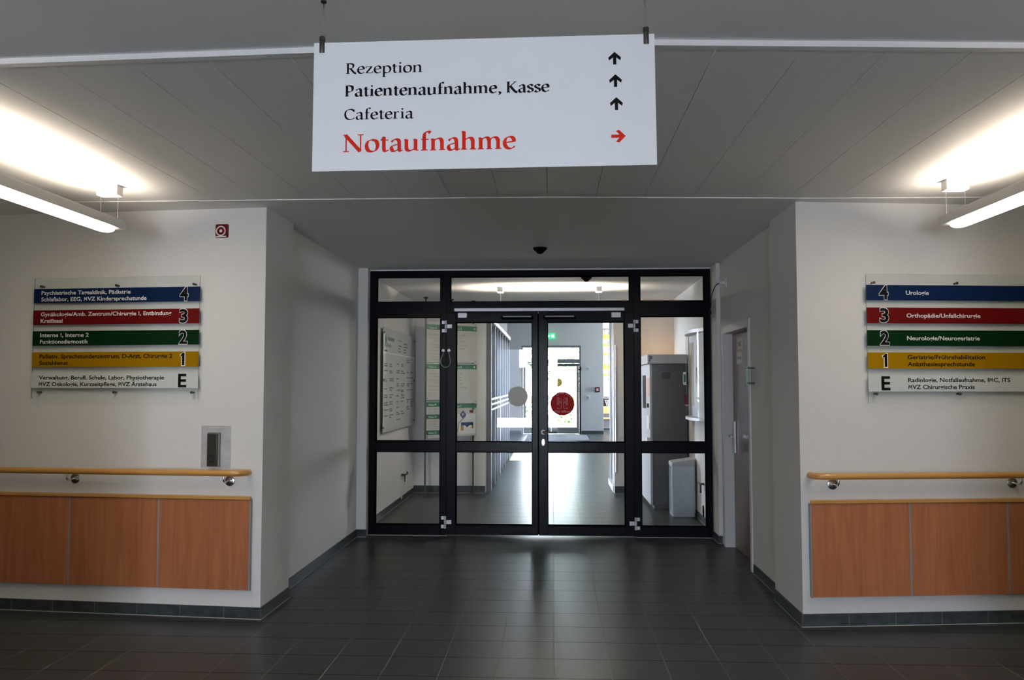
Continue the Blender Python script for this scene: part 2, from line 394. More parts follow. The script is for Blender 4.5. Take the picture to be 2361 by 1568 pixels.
# ceilings: plaster hall, planked lobby, plaster recess and vestibule
edge = [(-9.2, 2.98), (-2.012, 2.82), (-.834, 2.775), (.0, 2.765), (.351, 2.77), (1.649, 2.86), (9.2, 3.3)]
struct(MB().prism([(-9.2, -8.2), (9.2, -8.2)] + [(x, y) for x, y in reversed(edge)], CH + .016, CH + .25).build('ceiling', 'ceil', smooth=False), 'smooth plaster ceiling of the entrance hall', 'ceiling')
pe = [(-9.2, 5.0), (-1.82, 5.03), (-.077, 5.03), (1.533, 5.145), (9.2, 5.35)]
def interp(tab, x):
    for (a, ya), (c, yc) in zip(tab, tab[1:]):
        if a <= x <= c: return ya + (yc - ya) * (x - a) / (c - a)
    return tab[-1][1]
b = MB(); x = -9.03
while x < 9.0:
    dz = random.uniform(0, .0012)
    x0, x1 = x + .0014, x + .3 - .0014
    b.prism([(x0, interp(edge, x0) + .03), (x1, interp(edge, x1) + .03), (x1, interp(pe, x1)), (x0, interp(pe, x0))], CH - dz, CH + .02)
    x += .3
b.prism([(-9.2, 2.9), (9.2, 2.9), (9.2, 5.9), (-9.2, 5.9)], CH + .022, CH + .25, 1)
struct(b.build('ceiling_planks', ['plank', 'dark'], smooth=False), 'white planked ceiling of the lobby', 'ceiling')
b = MB()
for (a, ya), (c, yc) in zip(edge[:-1], edge[1:]):
    b.prism([(a, ya - .001), (c, yc - .001), (c, yc + .032), (a, ya + .032)], CH - .004, CH + .016)
struct(b.build('trim_1', 'trimw', smooth=False), 'white edge profile where the planked ceiling begins', 'trim')
b = MB()
for (a, ya), (c, yc) in zip(pe[:-1], pe[1:]):
    b.prism([(a, ya), (c, yc), (c, yc + .014), (a, ya + .014)], CH - .006, CH + .02)
struct(b.build('trim_2', 'trimw', smooth=False), 'thin white profile at the far end of the planked ceiling', 'trim')
struct(MB().prism([(-9.2, 5.014), (-1.82, 5.044), (-.077, 5.044), (1.533, 5.159), (9.2, 5.364), (9.2, 11.43), (-9.2, 11.43)], CH, CH + .25).build('ceiling_recess', 'ceil', smooth=False), 'plaster ceiling over the door recess', 'ceiling')
# pilasters at the glazed partition
struct(MB().box(-1.95, -1.85, 8.10, 8.30, 0, CH).build('trim_3', 'wall', smooth=False))
struct(MB().box(1.568, 1.66, 7.93, 8.30, 0, CH).build('trim_4', 'wall', smooth=False))
# vestibule back wall pieces and the taller hall behind
struct(MB().box(-1.95, -.94, 11.42, 11.60, 0, 3.7).build('wall_vestibule_left', 'wall', smooth=False))
struct(MB().box(.845, 9.2, 11.47, 11.60, 0, 3.7).box(-.94, .845, 11.43, 11.60, CH, 3.7).build('wall_vestibule_right', 'wall', smooth=False))
struct(MB().box(-5, 9.2, 11.4, 17.5, 3.6, 3.8).box(-5, 9.2, 20, 31, 3.6, 3.8).box(-5, 1.6, 17.5, 20, 3.6, 3.8).box(2.1, 9.2, 17.5, 20, 3.6, 3.8).build('ceiling_hall', 'ceil', smooth=False))  # gap between the slabs is an added opening to light the hall
struct(MB().box(-1.02, -.92, 11.6, 16.5, 2.40, 3.6).build('wall_above_glazing', 'wall', smooth=False))
b = MB().box(-4.2, -.955, 24.95, 25.15, 0, 3.6).box(.85, 1.525, 24.95, 25.15, 0, 3.6).box(-.955, .85, 24.95, 25.15, 2.68, 3.6)
struct(b.build('wall_far', 'wall', smooth=False), 'white end wall around the exit door', 'wall')
struct(MB().box(-4.2, -4.0, 16.5, 25, 0, 3.6).build('wall_hall_left', 'wall', smooth=False))
struct(MB().box(-4.2, -1.0, 16.4, 16.5, 0, 3.6).build('wall_glazing_end', 'wall', smooth=False))
struct(MB().box(5.0, 5.2, 11.5, 24, 0, 3.6).build('wall_hall_right', 'wall', smooth=False))
struct(MB().box(1.0, 5.2, 30.4, 30.6, 0, 3.6).build('wall_lounge_back', 'wall', smooth=False))
struct(MB().box(1.30, 1.45, 25.15, 30.4, 0, 3.6).build('wall_lounge_left', 'wall', smooth=False))

# skirting tiles (10 cm), slightly proud of the wall with a pale joint at the floor
def skirt(name, p, q, h=.075, t=.009):
    p, q = Vector((*p, 0)), Vector((*q, 0)); d = q - p; L = d.length; a = math.atan2(d.y, d.x)
    o = MB().box(0, L, -t, .004, .004, h, 0).box(0, L, -t - .002, .002, 0, .0045, 1).build(name, ['sk_x', 'grout'], loc=p, rot=(0, 0, a), smooth=False)
    return struct(o)
tag(skirt('baseboard_left', (-9, lw(-9)), (-1.871, 5.259)), 'dark tile skirting along the left lobby wall', 'baseboard')
skirt('baseboard_left_reveal', (-1.879, 5.252), (-1.871, 5.80))
skirt('baseboard_left_recess', (-1.95, 5.80), (-1.945, 8.10))
skirt('baseboard_left_pilaster', (-1.95, 8.10), (-1.842, 8.10))
skirt('baseboard_vestibule_left', (-1.943, 8.30), (-1.94, 11.42))
skirt('baseboard_vestibule_back_left', (-1.94, 11.42), (-.94, 11.42), .10)
tag(skirt('baseboard_right', (1.541, 5.264), (9, rw(9)), .08), 'dark tile skirting along the right lobby wall', 'baseboard')
skirt('baseboard_right_reveal', (1.55, 5.90), (1.55, 5.256), .08)
skirt('baseboard_right_recess', (1.60, 6.70), (1.60, 5.93))
skirt('baseboard_right_pilaster', (1.56, 7.93), (1.60, 7.93))
skirt('baseboard_right_pilaster_side', (1.568, 8.20), (1.568, 7.922))
skirt('baseboard_vestibule_right', (1.66, 11.47), (1.62, 8.30))
skirt('baseboard_vestibule_back_right', (.845, 11.47), (1.66, 11.47), .10)
skirt('baseboard_far', (.86, 24.95), (1.525, 24.95), .10)
skirt('baseboard_far_left', (-4, 24.95), (-.96, 24.95), .10)

# ------------------------------------------------------------------ glazed partition: fixed frame and the two leaves
FY0, FY1 = 8.205, 8.275
win = thing('window_1', 'black framed glazed partition with side lights and fanlights around the double door', 'window', (-.14, 8.24, 0), kind='structure')
def part_at(mb, name, mats, parent, **k):
    """build in world metres, then hang under a parent standing unrotated at its own place"""
    o = parent.location; mb.v = [(v[0] - o.x, v[1] - o.y, v[2] - o.z) for v in mb.v]
    return mb.build(name, mats, parent, **k)
b = MB()
b.box(-1.850, -1.787, FY0, FY1, 0, 2.655).box(1.512, 1.568, FY0, FY1, 0, 2.655)
b.box(-1.130, -1.0692, FY0, FY1, 0, 2.595).box(.8072, .872, FY0, FY1, 0, 2.595)
b.box(-1.0692, -1.035, FY0, FY1, 2.2255, 2.595).box(.771, .8072, FY0, FY1, 2.2255, 2.595)
b.box(-1.787, 1.512, FY0, FY1, 2.595, 2.655)
b.box(-1.787, -1.130, FY0, FY1, 2.184, 2.338).box(.872, 1.512, FY0, FY1, 2.184, 2.336).box(-1.035, .771, FY0, FY1, 2.2255, 2.336)
for xa, xb in ((-1.787, -1.130), (.872, 1.512)):
    b.box(xa, xb, FY0, FY1, .831, .935).box(xa, xb, FY0, FY1, .004, .103)
part_at(b, 'frame', 'frame', win, bevel=.002)
def gasket_ring(g, xa, xb, za, zb, t=.006):
    for ya, yb in ((FY0 + .001, 8.2355), (8.2425, FY1 - .001)):
        g.box(xa, xa + t, ya, yb, za, zb).box(xb - t, xb, ya, yb, za, zb).box(xa + t, xb - t, ya, yb, za, za + t).box(xa + t, xb - t, ya, yb, zb - t, zb)
for xa, xb, za, zb in ((-1.787, -1.130, 2.338, 2.595), (-1.035, .771, 2.336, 2.595), (.872, 1.512, 2.336, 2.595),
                       (-1.787, -1.130, .935, 2.184), (-1.787, -1.130, .103, .831), (.872, 1.512, .935, 2.184), (.872, 1.512, .103, .831)):
    part_at(MB().box(xa - .004, xb + .004, 8.236, 8.242, za - .004, zb + .004), 'pane', 'glass', win, smooth=False)
    g = MB(); gasket_ring(g, xa, xb, za, zb); part_at(g, 'gasket', 'gasket', win, smooth=False)
part_at(MB().box(-1.85, 1.568, FY0 + .005, FY1, 2.655, CH), 'head_joint', 'trimw', win, smooth=False)
part_at(MB().box(-1.85, -1.07, FY0 - .004, FY0 + .006, 0, .006).box(.81, 1.568, FY0 - .004, FY0 + .006, 0, .006), 'floor_joint', 'grout', win, smooth=False)
part_at(MB().box(-.986, .714, FY0 - .045, FY0, 2.236, 2.268), 'closer_rail', 'alu', win, bevel=.003)
part_at(MB().box(1.545, 1.585, FY0 - .03, FY0, 2.20, 2.235), 'cable_inlet', 'gasket', win, bevel=.003)

def leaf(name, label, xa, xb, ia, ib):
    """a door leaf: xa..xb outline, ia..ib glazed width"""
    d = thing(name, label, 'door', ((xa + xb) / 2, 8.24, .012), kind='structure')
    b = MB().box(xa, ia, FY0 - .004, FY1, .012, 2.225).box(ib, xb, FY0 - .004, FY1, .012, 2.225)
    b.box(ia, ib, FY0 - .004, FY1, 2.13, 2.225).box(ia, ib, FY0 - .004, FY1, .831, .930).box(ia, ib, FY0 - .004, FY1, .012, .105)
    part_at(b, 'leaf_frame', 'frame', d, bevel=.003)
    g = MB()
    for za, zb in ((.930, 2.13), (.105, .831)):
        part_at(MB().box(ia - .004, ib + .004, 8.236, 8.242, za - .004, zb + .004), 'pane', 'glass', d, smooth=False)
        gasket_ring(g, ia, ib, za, zb)
    part_at(g, 'gasket', 'gasket', d, smooth=False)
    return d
dl = leaf('door_1', 'left leaf of the black double door with a pale round sticker', -1.069, -.149, -.972, -.206)
part_at(MB().box(-.1495, -.1405, 8.245, 8.27, .014, 2.224), 'meeting_seal', 'gasket', dl, smooth=False)
dr = leaf('door_2', 'right leaf of the black double door with a red round sticker and lever handle', -.141, .807, -.052, .714)
for d, s, xo in ((dl, 1, -1.0695), (dr, -1, .8075)):
    for zc in (2.0865, .1365):                                   # hinges: three knuckles, two plates on the post, one on the leaf
        h = part_at(MB().box(min(xo, xo + s * .058), max(xo, xo + s * .058), FY0 - .016, FY0 - .004, zc - .018, zc + .022), 'hinge', 'alu', d, bevel=.002)
        k = MB()
        for za, zb in ((-.060, -.023), (-.019, .021), (.025, .060)):
            k.tube([(xo - s * .004, FY0 - .016, zc + za), (xo - s * .004, FY0 - .016, zc + zb)], .0125, 14)
        for za in (-.058, .026): k.box(min(xo - s * .012, xo - s * .044), max(xo - s * .012, xo - s * .044), FY0 - .014, FY0, zc + za, zc + za + .032)
        kb = k; o = d.location; kb.v = [(v[0] - o.x, v[1] - o.y, v[2] - o.z) for v in kb.v]; kb.build('hinge_knuckle', 'alu', h)
for d, xa, xb in ((dl, -.951, -.858), (dr, .584, .677)):
    part_at(MB().box(xa, xb, FY0 - .04, FY0 - .004, 2.171, 2.222), 'closer_bracket', 'alu', d, bevel=.003)
for d, xa, xb in ((dl, -.516, -.193), (dr, -.095, .232)):
    c = part_at(MB().plate([(xa + .01, 2.155), (xb - .01, 2.155), (xb, 2.165), (xb, 2.182), (xb - .01, 2.192), (xa + .01, 2.192), (xa, 2.182), (xa, 2.165)], FY0 - .05, FY0 - .004), 'closer_cover', 'gasket', d, bevel=.004)
    o = d.location; k = MB().box(xa + .02, xb - .02, FY0 - .052, FY0 - .046, 2.176, 2.188); k.v = [(v[0] - o.x, v[1] - o.y, v[2] - o.z) for v in k.v]; k.build('cover_strip', 'grey_alu', c)
# lever and lock on the right leaf
h = part_at(MB().lathe([(.024, 0), (.026, .003), (.026, .008)], (-.096, FY0 - .012, 1.031), 'y').tube([(-.096, FY0 - .01, 1.031), (-.096, FY0 - .055, 1.031)], .009), 'handle', 'bronze', dr)
k = MB().tube(catmull([(-.096, FY0 - .05, 1.031), (-.09, FY0 - .062, 1.031), (-.06, FY0 - .064, 1.031), (.02, FY0 - .064, 1.030), (.036, FY0 - .058, 1.030)]), .0095, 14)
o = dr.location; k.v = [(v[0] - o.x, v[1] - o.y, v[2] - o.z) for v in k.v]; k.build('lever', 'bronze', h)
lk = part_at(MB().disc(-.097, .930, .0155, FY0 - .014, FY0 - .004, 0, 28, .034), 'lock_rosette', 'steel', dr)
k = MB().disc(-.097, .938, .0085, FY0 - .018, FY0 - .013).box(-.100, -.094, FY0 - .018, FY0 - .013, .905, .938).box(-.0985, -.0955, FY0 - .0185, FY0 - .0178, .930, .944, 1)
k.v = [(v[0] - o.x, v[1] - o.y, v[2] - o.z) for v in k.v]; k.build('lock_cylinder', ['chrome', 'black'], lk)
# flexible cable loop between post and leaf
cl = part_at(MB().tube(catmull([(-1.099, FY0 - .012, 1.838), (-1.105, FY0 - .014, 1.80), (-1.123, FY0 - .018, 1.755), (-1.120, FY0 - .022, 1.71), (-1.098, FY0 - .024, 1.683), (-1.072, FY0 - .024, 1.677), (-1.046, FY0 - .024, 1.686), (-1.028, FY0 - .022, 1.715), (-1.027, FY0 - .018, 1.755), (-1.038, FY0 - .014, 1.80), (-1.042, FY0 - .012, 1.838)], 8), .0032, 8), 'cable_loop', 'alu', dl)
for xc in (-1.099, -1.042):
    k = MB().plate([(xc - .016, 1.833), (xc + .016, 1.833), (xc + .016, 1.848), (xc + .008, 1.861), (xc - .008, 1.861), (xc - .016, 1.848)], FY0 - .02, FY0 - .002)
    o = dl.location; k.v = [(v[0] - o.x, v[1] - o.y, v[2] - o.z) for v in k.v]; k.build('cable_holder', 'alu', cl, bevel=.002)
# stickers on the panes
st = part_at(MB().disc(-.350, 1.385, .100, 8.2335, 8.2345, 0, 64), 'sticker', 'sticker_back', dl); st['label'] = 'pale round sticker back'
b = MB().disc(.096, 1.312, .118, 8.2335, 8.2345, 0, 64)
st = part_at(b, 'sticker', 'sticker_red', dr); st['label'] = 'red round sticker'
cx, cz, yy = .096, 1.312, 8.2330
b = MB()
for s in (-1, 1):
    X = lambda u: cx + s * u
    b.stroke([(X(.052), cz - .012), (X(.052), cz + .060), (X(.040), cz + .060), (X(.010), cz + .042), (X(.010), cz - .034), (X(.040), cz - .008), (X(.052), cz - .012)], .0035, yy)
    b.stroke([(X(.042), cz - .008), (X(.042), cz + .060)], .0035, yy - .0001)
    b.stroke([(X(.034), cz + .052), (X(.034), cz - .002)], .0025, yy - .0002)
    b.stroke([(X(.014), cz + .012), (X(.034), cz + .026)], .003, yy - .0003).stroke([(X(.014), cz + .002), (X(.034), cz + .014)], .003, yy - .0004)
    b.stroke([(X(a), cz + c) for a, c in bez((.010, -.034), (.012, -.048), (.030, -.052), (.046, -.046), 8)], .003, yy - .0005)
    b.add([(X(.042), yy, cz - .040), (X(.056), yy, cz - .042), (X(.046), yy, cz - .052)], [(0, 1, 2)])
b.text('Tür öffnet', cx, cz - .088, .021, yy, 0, .158, .012, 'C')
msg = 'ABSTAND HALTEN !'
for i, ch in enumerate(msg):
    if ch == ' ': continue
    a = R(124 - i * 6.7)
    vs, fs = sans_to_mesh(ch, .01); x0 = min(v[0] for v in vs); x1 = max(v[0] for v in vs); sc = .0125 / CAP
    out = []
    for v in vs:
        lx, lz = (v[0] - (x0 + x1) / 2) * sc, v[1] * sc + .096
        out.append((cx + lx * math.sin(a) + lz * math.cos(a), yy, cz - lx * math.cos(a) + lz * math.sin(a)))
    b.add(out, fs)
o = dr.location; b.v = [(v[0] - o.x, v[1] - o.y, v[2] - o.z) for v in b.v]
b.build('lettering', 'print_pink', st, smooth=False)

# ------------------------------------------------------------------ brown side door on the right
d3 = thing('door_3', 'brown wooden side door with steel long plate in a white steel frame', 'door', (1.60, 7.28, 0), kind='structure')
b = MB()
b.box(1.590, 1.735, 7.765, 7.825, 0, 2.045).box(1.590, 1.735, 6.735, 6.795, 0, 2.045).box(1.590, 1.735, 6.795, 7.765, 1.975, 2.045)
part_at(b, 'door_frame', 'white', d3, bevel=.004)
part_at(MB().box(1.682, 1.738, 6.795, 7.765, .006, 1.975), 'door_leaf', 'doorwood', d3)
lp = part_at(MB().prism([(1.660, 7.655), (1.681, 7.655), (1.681, 7.705), (1.660, 7.705)], .875, 1.165), 'long_plate', 'steel_plate', d3, bevel=.004)
k = MB().tube([(1.66, 7.69, 1.035), (1.622, 7.69, 1.035)], .010, 12).tube(catmull([(1.622, 7.69, 1.035), (1.614, 7.675, 1.035), (1.614, 7.63, 1.034), (1.617, 7.565, 1.033)]), .010, 12)
o = d3.location; k.v = [(v[0] - o.x, v[1] - o.y, v[2] - o.z) for v in k.v]; k.build('handle', 'chrome', lp)
def on_side(name, label, cat, yc, zc, wd, ht, lines, x=1.6812, group=None):
    t = thing(name, label, cat, (x, yc, zc), -PI / 2, group)     # local x runs towards the camera, local -y faces the corridor
    MB().box(-wd / 2, wd / 2, -.001, 0, -ht / 2, ht / 2).build('sheet', 'paper', t, smooth=False)
    b = MB()
    for s, dz, cap in lines: b.text(s, 0, dz, cap, -.0013, 0, None, .01, 'C')
    b.build('lettering', 'black', t, smooth=False)
    return t
t = on_side('paper_notice', 'upper white paper notice taped to the brown side door', 'notice', 7.46, 1.868, .21, .118, [('BNZ', -.018, .04)], group='paper notices on the side door')
for zz in (.047, -.061): MB().box(-.105, .105, -.0016, -.0009, zz, zz + .014).build('tape', 'salmon', t, smooth=False)
on_side('paper_notice', 'lower white paper notice taped to the brown side door', 'notice', 7.48, 1.745, .22, .112, [('Personal', -.014, .03)], group='paper notices on the side door')

# small acrylic plate standing off the wall beside that door
t = thing('door_plate', 'small clear acrylic door plate on dark pins beside the brown door', 'sign', (1.60, 6.66, 1.575), -PI / 2)
MB().slab(-.012, .075, -.052, -.046, -.076, .076).build('plate', ['clear', 'edge'], t, smooth=False)
MB().box(-.009, .072, -.0530, -.0523, -.072, .072).build('reflection_sheet', 'green_reflect', t, smooth=False)  # pale green stands in for greenery mirrored in the plate
for xx in (0, .062):
    for zz in (-.06, .06): MB().tube([(xx, 0, zz), (xx, -.058, zz)], .0055, 10).build('standoff', 'bronze', t)

# socket with a cable to the door operator
t = thing('wall_socket', 'white wall socket with a plug, high on the right recess wall', 'socket', (1.60, 7.62, 2.44), -PI / 2)
MB().box(-.042, .042, -.012, 0, -.042, .042).build('cover_plate', 'white', t, bevel=.004)
t = thing('power_cable', 'black cable drooping from the wall socket to the door frame', 'cable', (1.60, 7.62, 2.44))
MB().lathe([(.020, -.013), (.020, -.040), (.012, -.055), (.006, -.062)], axis='x', n=20).build('plug', 'white', t)
MB().tube(catmull([(-.055, 0, 0), (-.085, .06, -.02), (-.10, .17, -.10), (-.085, .30, -.19), (-.075, .44, -.24), (-.045, .575, -.235)], 8), .0045, 8).build('cord', 'cable', t)

# ------------------------------------------------------------------ broad-nib roman lettering for the hanging sign
def nib_pts(pts, W, T, al=R(24), fixed=None):
    P = [Vector(p) for p in pts]; L = []; Rr = []
    for i, p in enumerate(P):
        t = P[min(i + 1, len(P) - 1)] - P[max(i - 1, 0)]
        if t.length < 1e-9: t = Vector((1, 0))
        t.normalize(); ph = math.atan2(t.y, t.x)
        hw = (fixed if fixed else math.sqrt((W * math.sin(ph - al)) ** 2 + T * T)) / 2
        nn = Vector((-t.y, t.x)) * hw
        L.append(p + nn); Rr.append(p - nn)
    return L, Rr
STEM = lambda x, y0, y1: ('s', [(x, y0), (x, y1)])
SER = lambda x0, x1, y: ('f', [(x0, y), (x1, y)])
FLAG = lambda x, y: ('q', [(x + .005, y - .012), (x - .085, y - .045)])
GL = {
 'R': (.66, [STEM(.14, .01, .68), SER(.03, .25, .018), SER(.03, .14, .672), ('c', [(.14, .665), (.28, .672), (.43, .62), (.46, .52), (.42, .40), (.30, .345), (.15, .34)]), ('k', [(.29, .35), (.40, .20), (.53, .05), (.64, .012)])]),
 'P': (.60, [STEM(.14, .01, .68), SER(.03, .26, .018), SER(.03, .14, .672), ('c', [(.14, .665), (.28, .675), (.44, .63), (.48, .50), (.44, .36), (.32, .295), (.17, .30)])]),
 'K': (.70, [STEM(.14, .01, .68), SER(.03, .25, .018), SER(.03, .25, .672), ('t', [(.16, .32), (.54, .66)]), SER(.44, .64, .672), ('k', [(.25, .42), (.40, .22), (.55, .05), (.68, .012)])]),
 'N': (.82, [('t', [(.13, .01), (.13, .67)]), SER(.02, .24, .018), SER(.02, .15, .672), ('k', [(.10, .67), (.66, .015)]), ('t', [(.67, .01), (.67, .67)]), SER(.56, .78, .672)]),
 'C': (.70, [('c', [(.62, .56), (.53, .65), (.40, .685), (.25, .65), (.13, .53), (.095, .34), (.14, .15), (.26, .035), (.40, .005), (.54, .03), (.65, .115)]), ('t', [(.625, .50), (.635, .67)])]),
 'e': (.50, [('t', [(.10, .245), (.42, .285)]), ('c', [(.425, .27), (.415, .37), (.35, .45), (.26, .465), (.15, .42), (.085, .29), (.09, .16), (.16, .05), (.27, .008), (.37, .03), (.45, .095)])]),
 'z': (.48, [('f', [(.05, .443), (.42, .443)]), ('t', [(.06, .44), (.045, .34)]), ('z', [(.385, .435), (.08, .035)]), ('f', [(.04, .025), (.43, .025)]), ('t', [(.42, .03), (.44, .13)])]),
 'p': (.58, [STEM(.13, -.25, .45), FLAG(.13, .47), SER(.02, .25, -.255), ('c', [(.13, .36), (.20, .43), (.31, .46), (.43, .42), (.50, .30), (.50, .17), (.43, .05), (.31, .005), (.20, .02), (.13, .06)])]),
 't': (.36, [('s', [(.16, .57), (.16, .12)]), ('c', [(.16, .14), (.18, .04), (.25, .01), (.34, .05)]), ('f', [(.045, .438), (.33, .438)]), ('t', [(.05, .43), (.17, .58)])]),
 'i': (.30, [STEM(.15, .01, .45), FLAG(.15, .47), SER(.04, .27, .018), ('d', (.15, .63, .058))]),
 'o': (.56, [('c', [(.28, .465), (.14, .41), (.075, .24), (.13, .06), (.27, .005), (.42, .06), (.485, .235), (.43, .41), (.28, .465)])]),
 'n': (.62, [STEM(.13, .01, .45), FLAG(.13, .47), SER(.02, .24, .018), ('c', [(.13, .33), (.20, .41), (.31, .46), (.41, .44), (.455, .35), (.46, .25)]), STEM(.46, .01, .30), SER(.35, .58, .018)]),
 'a': (.52, [('c', [(.09, .36), (.15, .43), (.25, .465), (.34, .43), (.375, .34)]), STEM(.375, .07, .35), ('c', [(.375, .10), (.39, .03), (.44, .01), (.50, .04)]), ('c', [(.37, .28), (.25, .25), (.12, .20), (.085, .11), (.13, .02), (.22, .005), (.31, .05), (.37, .12)])]),
 'f': (.36, [STEM(.16, .01, .56), ('c', [(.16, .54), (.18, .66), (.25, .73), (.33, .735), (.39, .69)]), ('f', [(.04, .438), (.33, .438)]), SER(.04, .29, .018)]),
 'u': (.62, [STEM(.12, .14, .45), FLAG(.12, .47), ('c', [(.12, .16), (.14, .05), (.23, .005), (.34, .03), (.45, .11)]), STEM(.46, .02, .45), FLAG(.46, .47), SER(.46, .57, .022)]),
 'h': (.62, [STEM(.13, .01, .72), FLAG(.13, .74), SER(.02, .24, .018), ('c', [(.13, .33), (.20, .41), (.31, .46), (.41, .44), (.455, .35), (.46, .25)]), STEM(.46, .01, .30), SER(.35, .58, .018)]),
 'm': (.93, [STEM(.13, .01, .45), FLAG(.13, .47), SER(.02, .24, .018), ('c', [(.13, .33), (.20, .41), (.30, .46), (.39, .44), (.435, .35), (.44, .25)]), STEM(.44, .01, .30), SER(.34, .55, .018), ('c', [(.44, .33), (.51, .41), (.61, .46), (.71, .44), (.765, .35), (.77, .25)]), STEM(.77, .01, .30), SER(.66, .89, .018)]),
 'r': (.42, [STEM(.13, .01, .45), FLAG(.13, .47), SER(.02, .26, .018), ('c', [(.13, .30), (.19, .41), (.27, .455), (.36, .43)])]),
 's': (.42, [('c', [(.35, .38), (.28, .45), (.19, .465), (.10, .41), (.095, .33), (.17, .265), (.28, .215), (.345, .145), (.32, .05), (.21, .005), (.12, .02), (.06, .085)])]),
 ',': (.27, [('d', (.13, .045, .058)), ('c', [(.165, .05), (.17, -.02), (.13, -.09), (.07, -.13)])]),
 ' ': (.24, []),
}
def serif_line(mb, string, x, z, width, cap, y, W=.112, T=.036):
    adv = sum(GL[c][0] for c in string); e = cap / .69; sx = width / (adv - .06); pen = x - .02 * sx; lay = 0
    for c in string:
        a, strokes = GL[c]
        for kd, pts in strokes:
            lay = (lay + 1) % 7; yl = y - .00006 * lay
            if kd == 'd':
                cx_, cy_, r_ = pts; n = 16
                mb.add([(pen + (cx_ + r_ * math.cos(2 * PI * i / n)) * sx, yl, z + (cy_ + r_ * math.sin(2 * PI * i / n)) * e) for i in range(n)], [tuple(range(n))])
                continue
            if kd == 'c': L, Q = nib_pts(catmull(pts, 6), W, T)
            elif kd == 'k': L, Q = nib_pts(catmull(pts, 6), W, T, fixed=W * .98)
            elif kd == 's': L, Q = nib_pts(pts, W, T, fixed=W * .94)
            elif kd == 'z': L, Q = nib_pts(pts, W, T, fixed=W * .85)
            elif kd == 'q': L, Q = nib_pts(pts, W, T, fixed=.048)
            else: L, Q = nib_pts(pts, W, T, fixed=T * (1.05 if kd == 'f' else 1.35))
            vs = []
            for p, q in zip(L, Q): vs += [(pen + p.x * sx, yl, z + p.y * e), (pen + q.x * sx, yl, z + q.y * e)]
            mb.add(vs, [(2 * i, 2 * i + 1, 2 * i + 3, 2 * i + 2) for i in range(len(L) - 1)])
        pen += a * sx
    return mb

hs = thing('hanging_sign', 'large white direction sign hanging on two wires from the ceiling', 'sign', (-.207, 2.397, 2.3455))
hs.rotation_euler = (R(-2.2), R(-.40), R(0.0))
MB().box(-.513, .513, 0, .005, -.2, .2).build('panel', 'signw', hs, bevel=.001)
for s, u, v, wd, cap, m_, W in (('Rezeption', -.414, .1000, .232, .0325, 'black', .118), ('Patientenaufnahme, Kasse', -.416, .0295, .614, .0335, 'black', .150),
                                ('Cafeteria', -.418, -.0425, .209, .0320, 'black', .118), ('Notaufnahme', -.419, -.1425, .515, .0535, 'red_p', .142)):
    o = serif_line(MB(), s, u, v, wd, cap, -.0006, W).build('lettering', m_, hs, smooth=False)
    if m_ == 'red_p': o['label'] = 'red lettering Notaufnahme'
AR = [(-.0048, -.019), (.0048, -.019), (.0048, .003), (.0165, -.0065), (.0190, .0025), (0, .0200), (-.0190, .0025), (-.0165, -.0065), (-.0048, .003)]
for u, v, q, m_ in ((.394, .1265, 0, 'black'), (.3955, .0575, 0, 'black'), (.397, -.0130, 0, 'black'), (.401, -.1115, 1, 'red_p')):
    pts = [((z_ if q else x_) * (1.08 if q else 1) + u, (-x_ if q else z_) + v) for x_, z_ in AR]
    vs = [(p[0], -.0007, p[1]) for p in pts]
    o = MB().add(vs, [(0, 1, 2, 8), (2, 3, 4, 5), (2, 5, 8), (8, 5, 6, 7)]).build('arrow', m_, hs, smooth=False)
    if q: o['label'] = 'red arrow pointing right'
for s in (-1, 1):
    u = .4885 * s
    c = MB().lathe([(.0080, -.028), (.0085, -.026), (.0085, .006), (.0070, .007), (.0070, .010), (.0092, .011), (.0092, .022), (.0080, .024)], (u, .0025, .196), n=20).build('clip', 'bronze', hs)
    zt = .330
    wv = MB().tube([(u, .0025, .22), (u + .003 * s * 0, .0105, .29)], .0009, 6)
    wv.tube([(u, .0105, .288), (u, .0105, .306)], .0028, 8)
    wv.tube([(u + .0035 * math.cos(a), .0105 + .0, .313 + .008 * math.sin(a)) for a in [2 * PI * i / 14 for i in range(14)]], .0012, 6, closed=True)
    wv.build('wire', 'steel', hs)
    wq = MB().tube([(u, .0105 + .0035 * math.cos(a), .325 + .008 * math.sin(a)) for a in [2 * PI * i / 14 for i in range(14)]], .0012, 6, closed=True)
    wq.lathe([(.004, .330), (.009, .333), (.009, .3375)], (u, .0105, 0), n=16).build('ceiling_hook', 'bronze', hs)

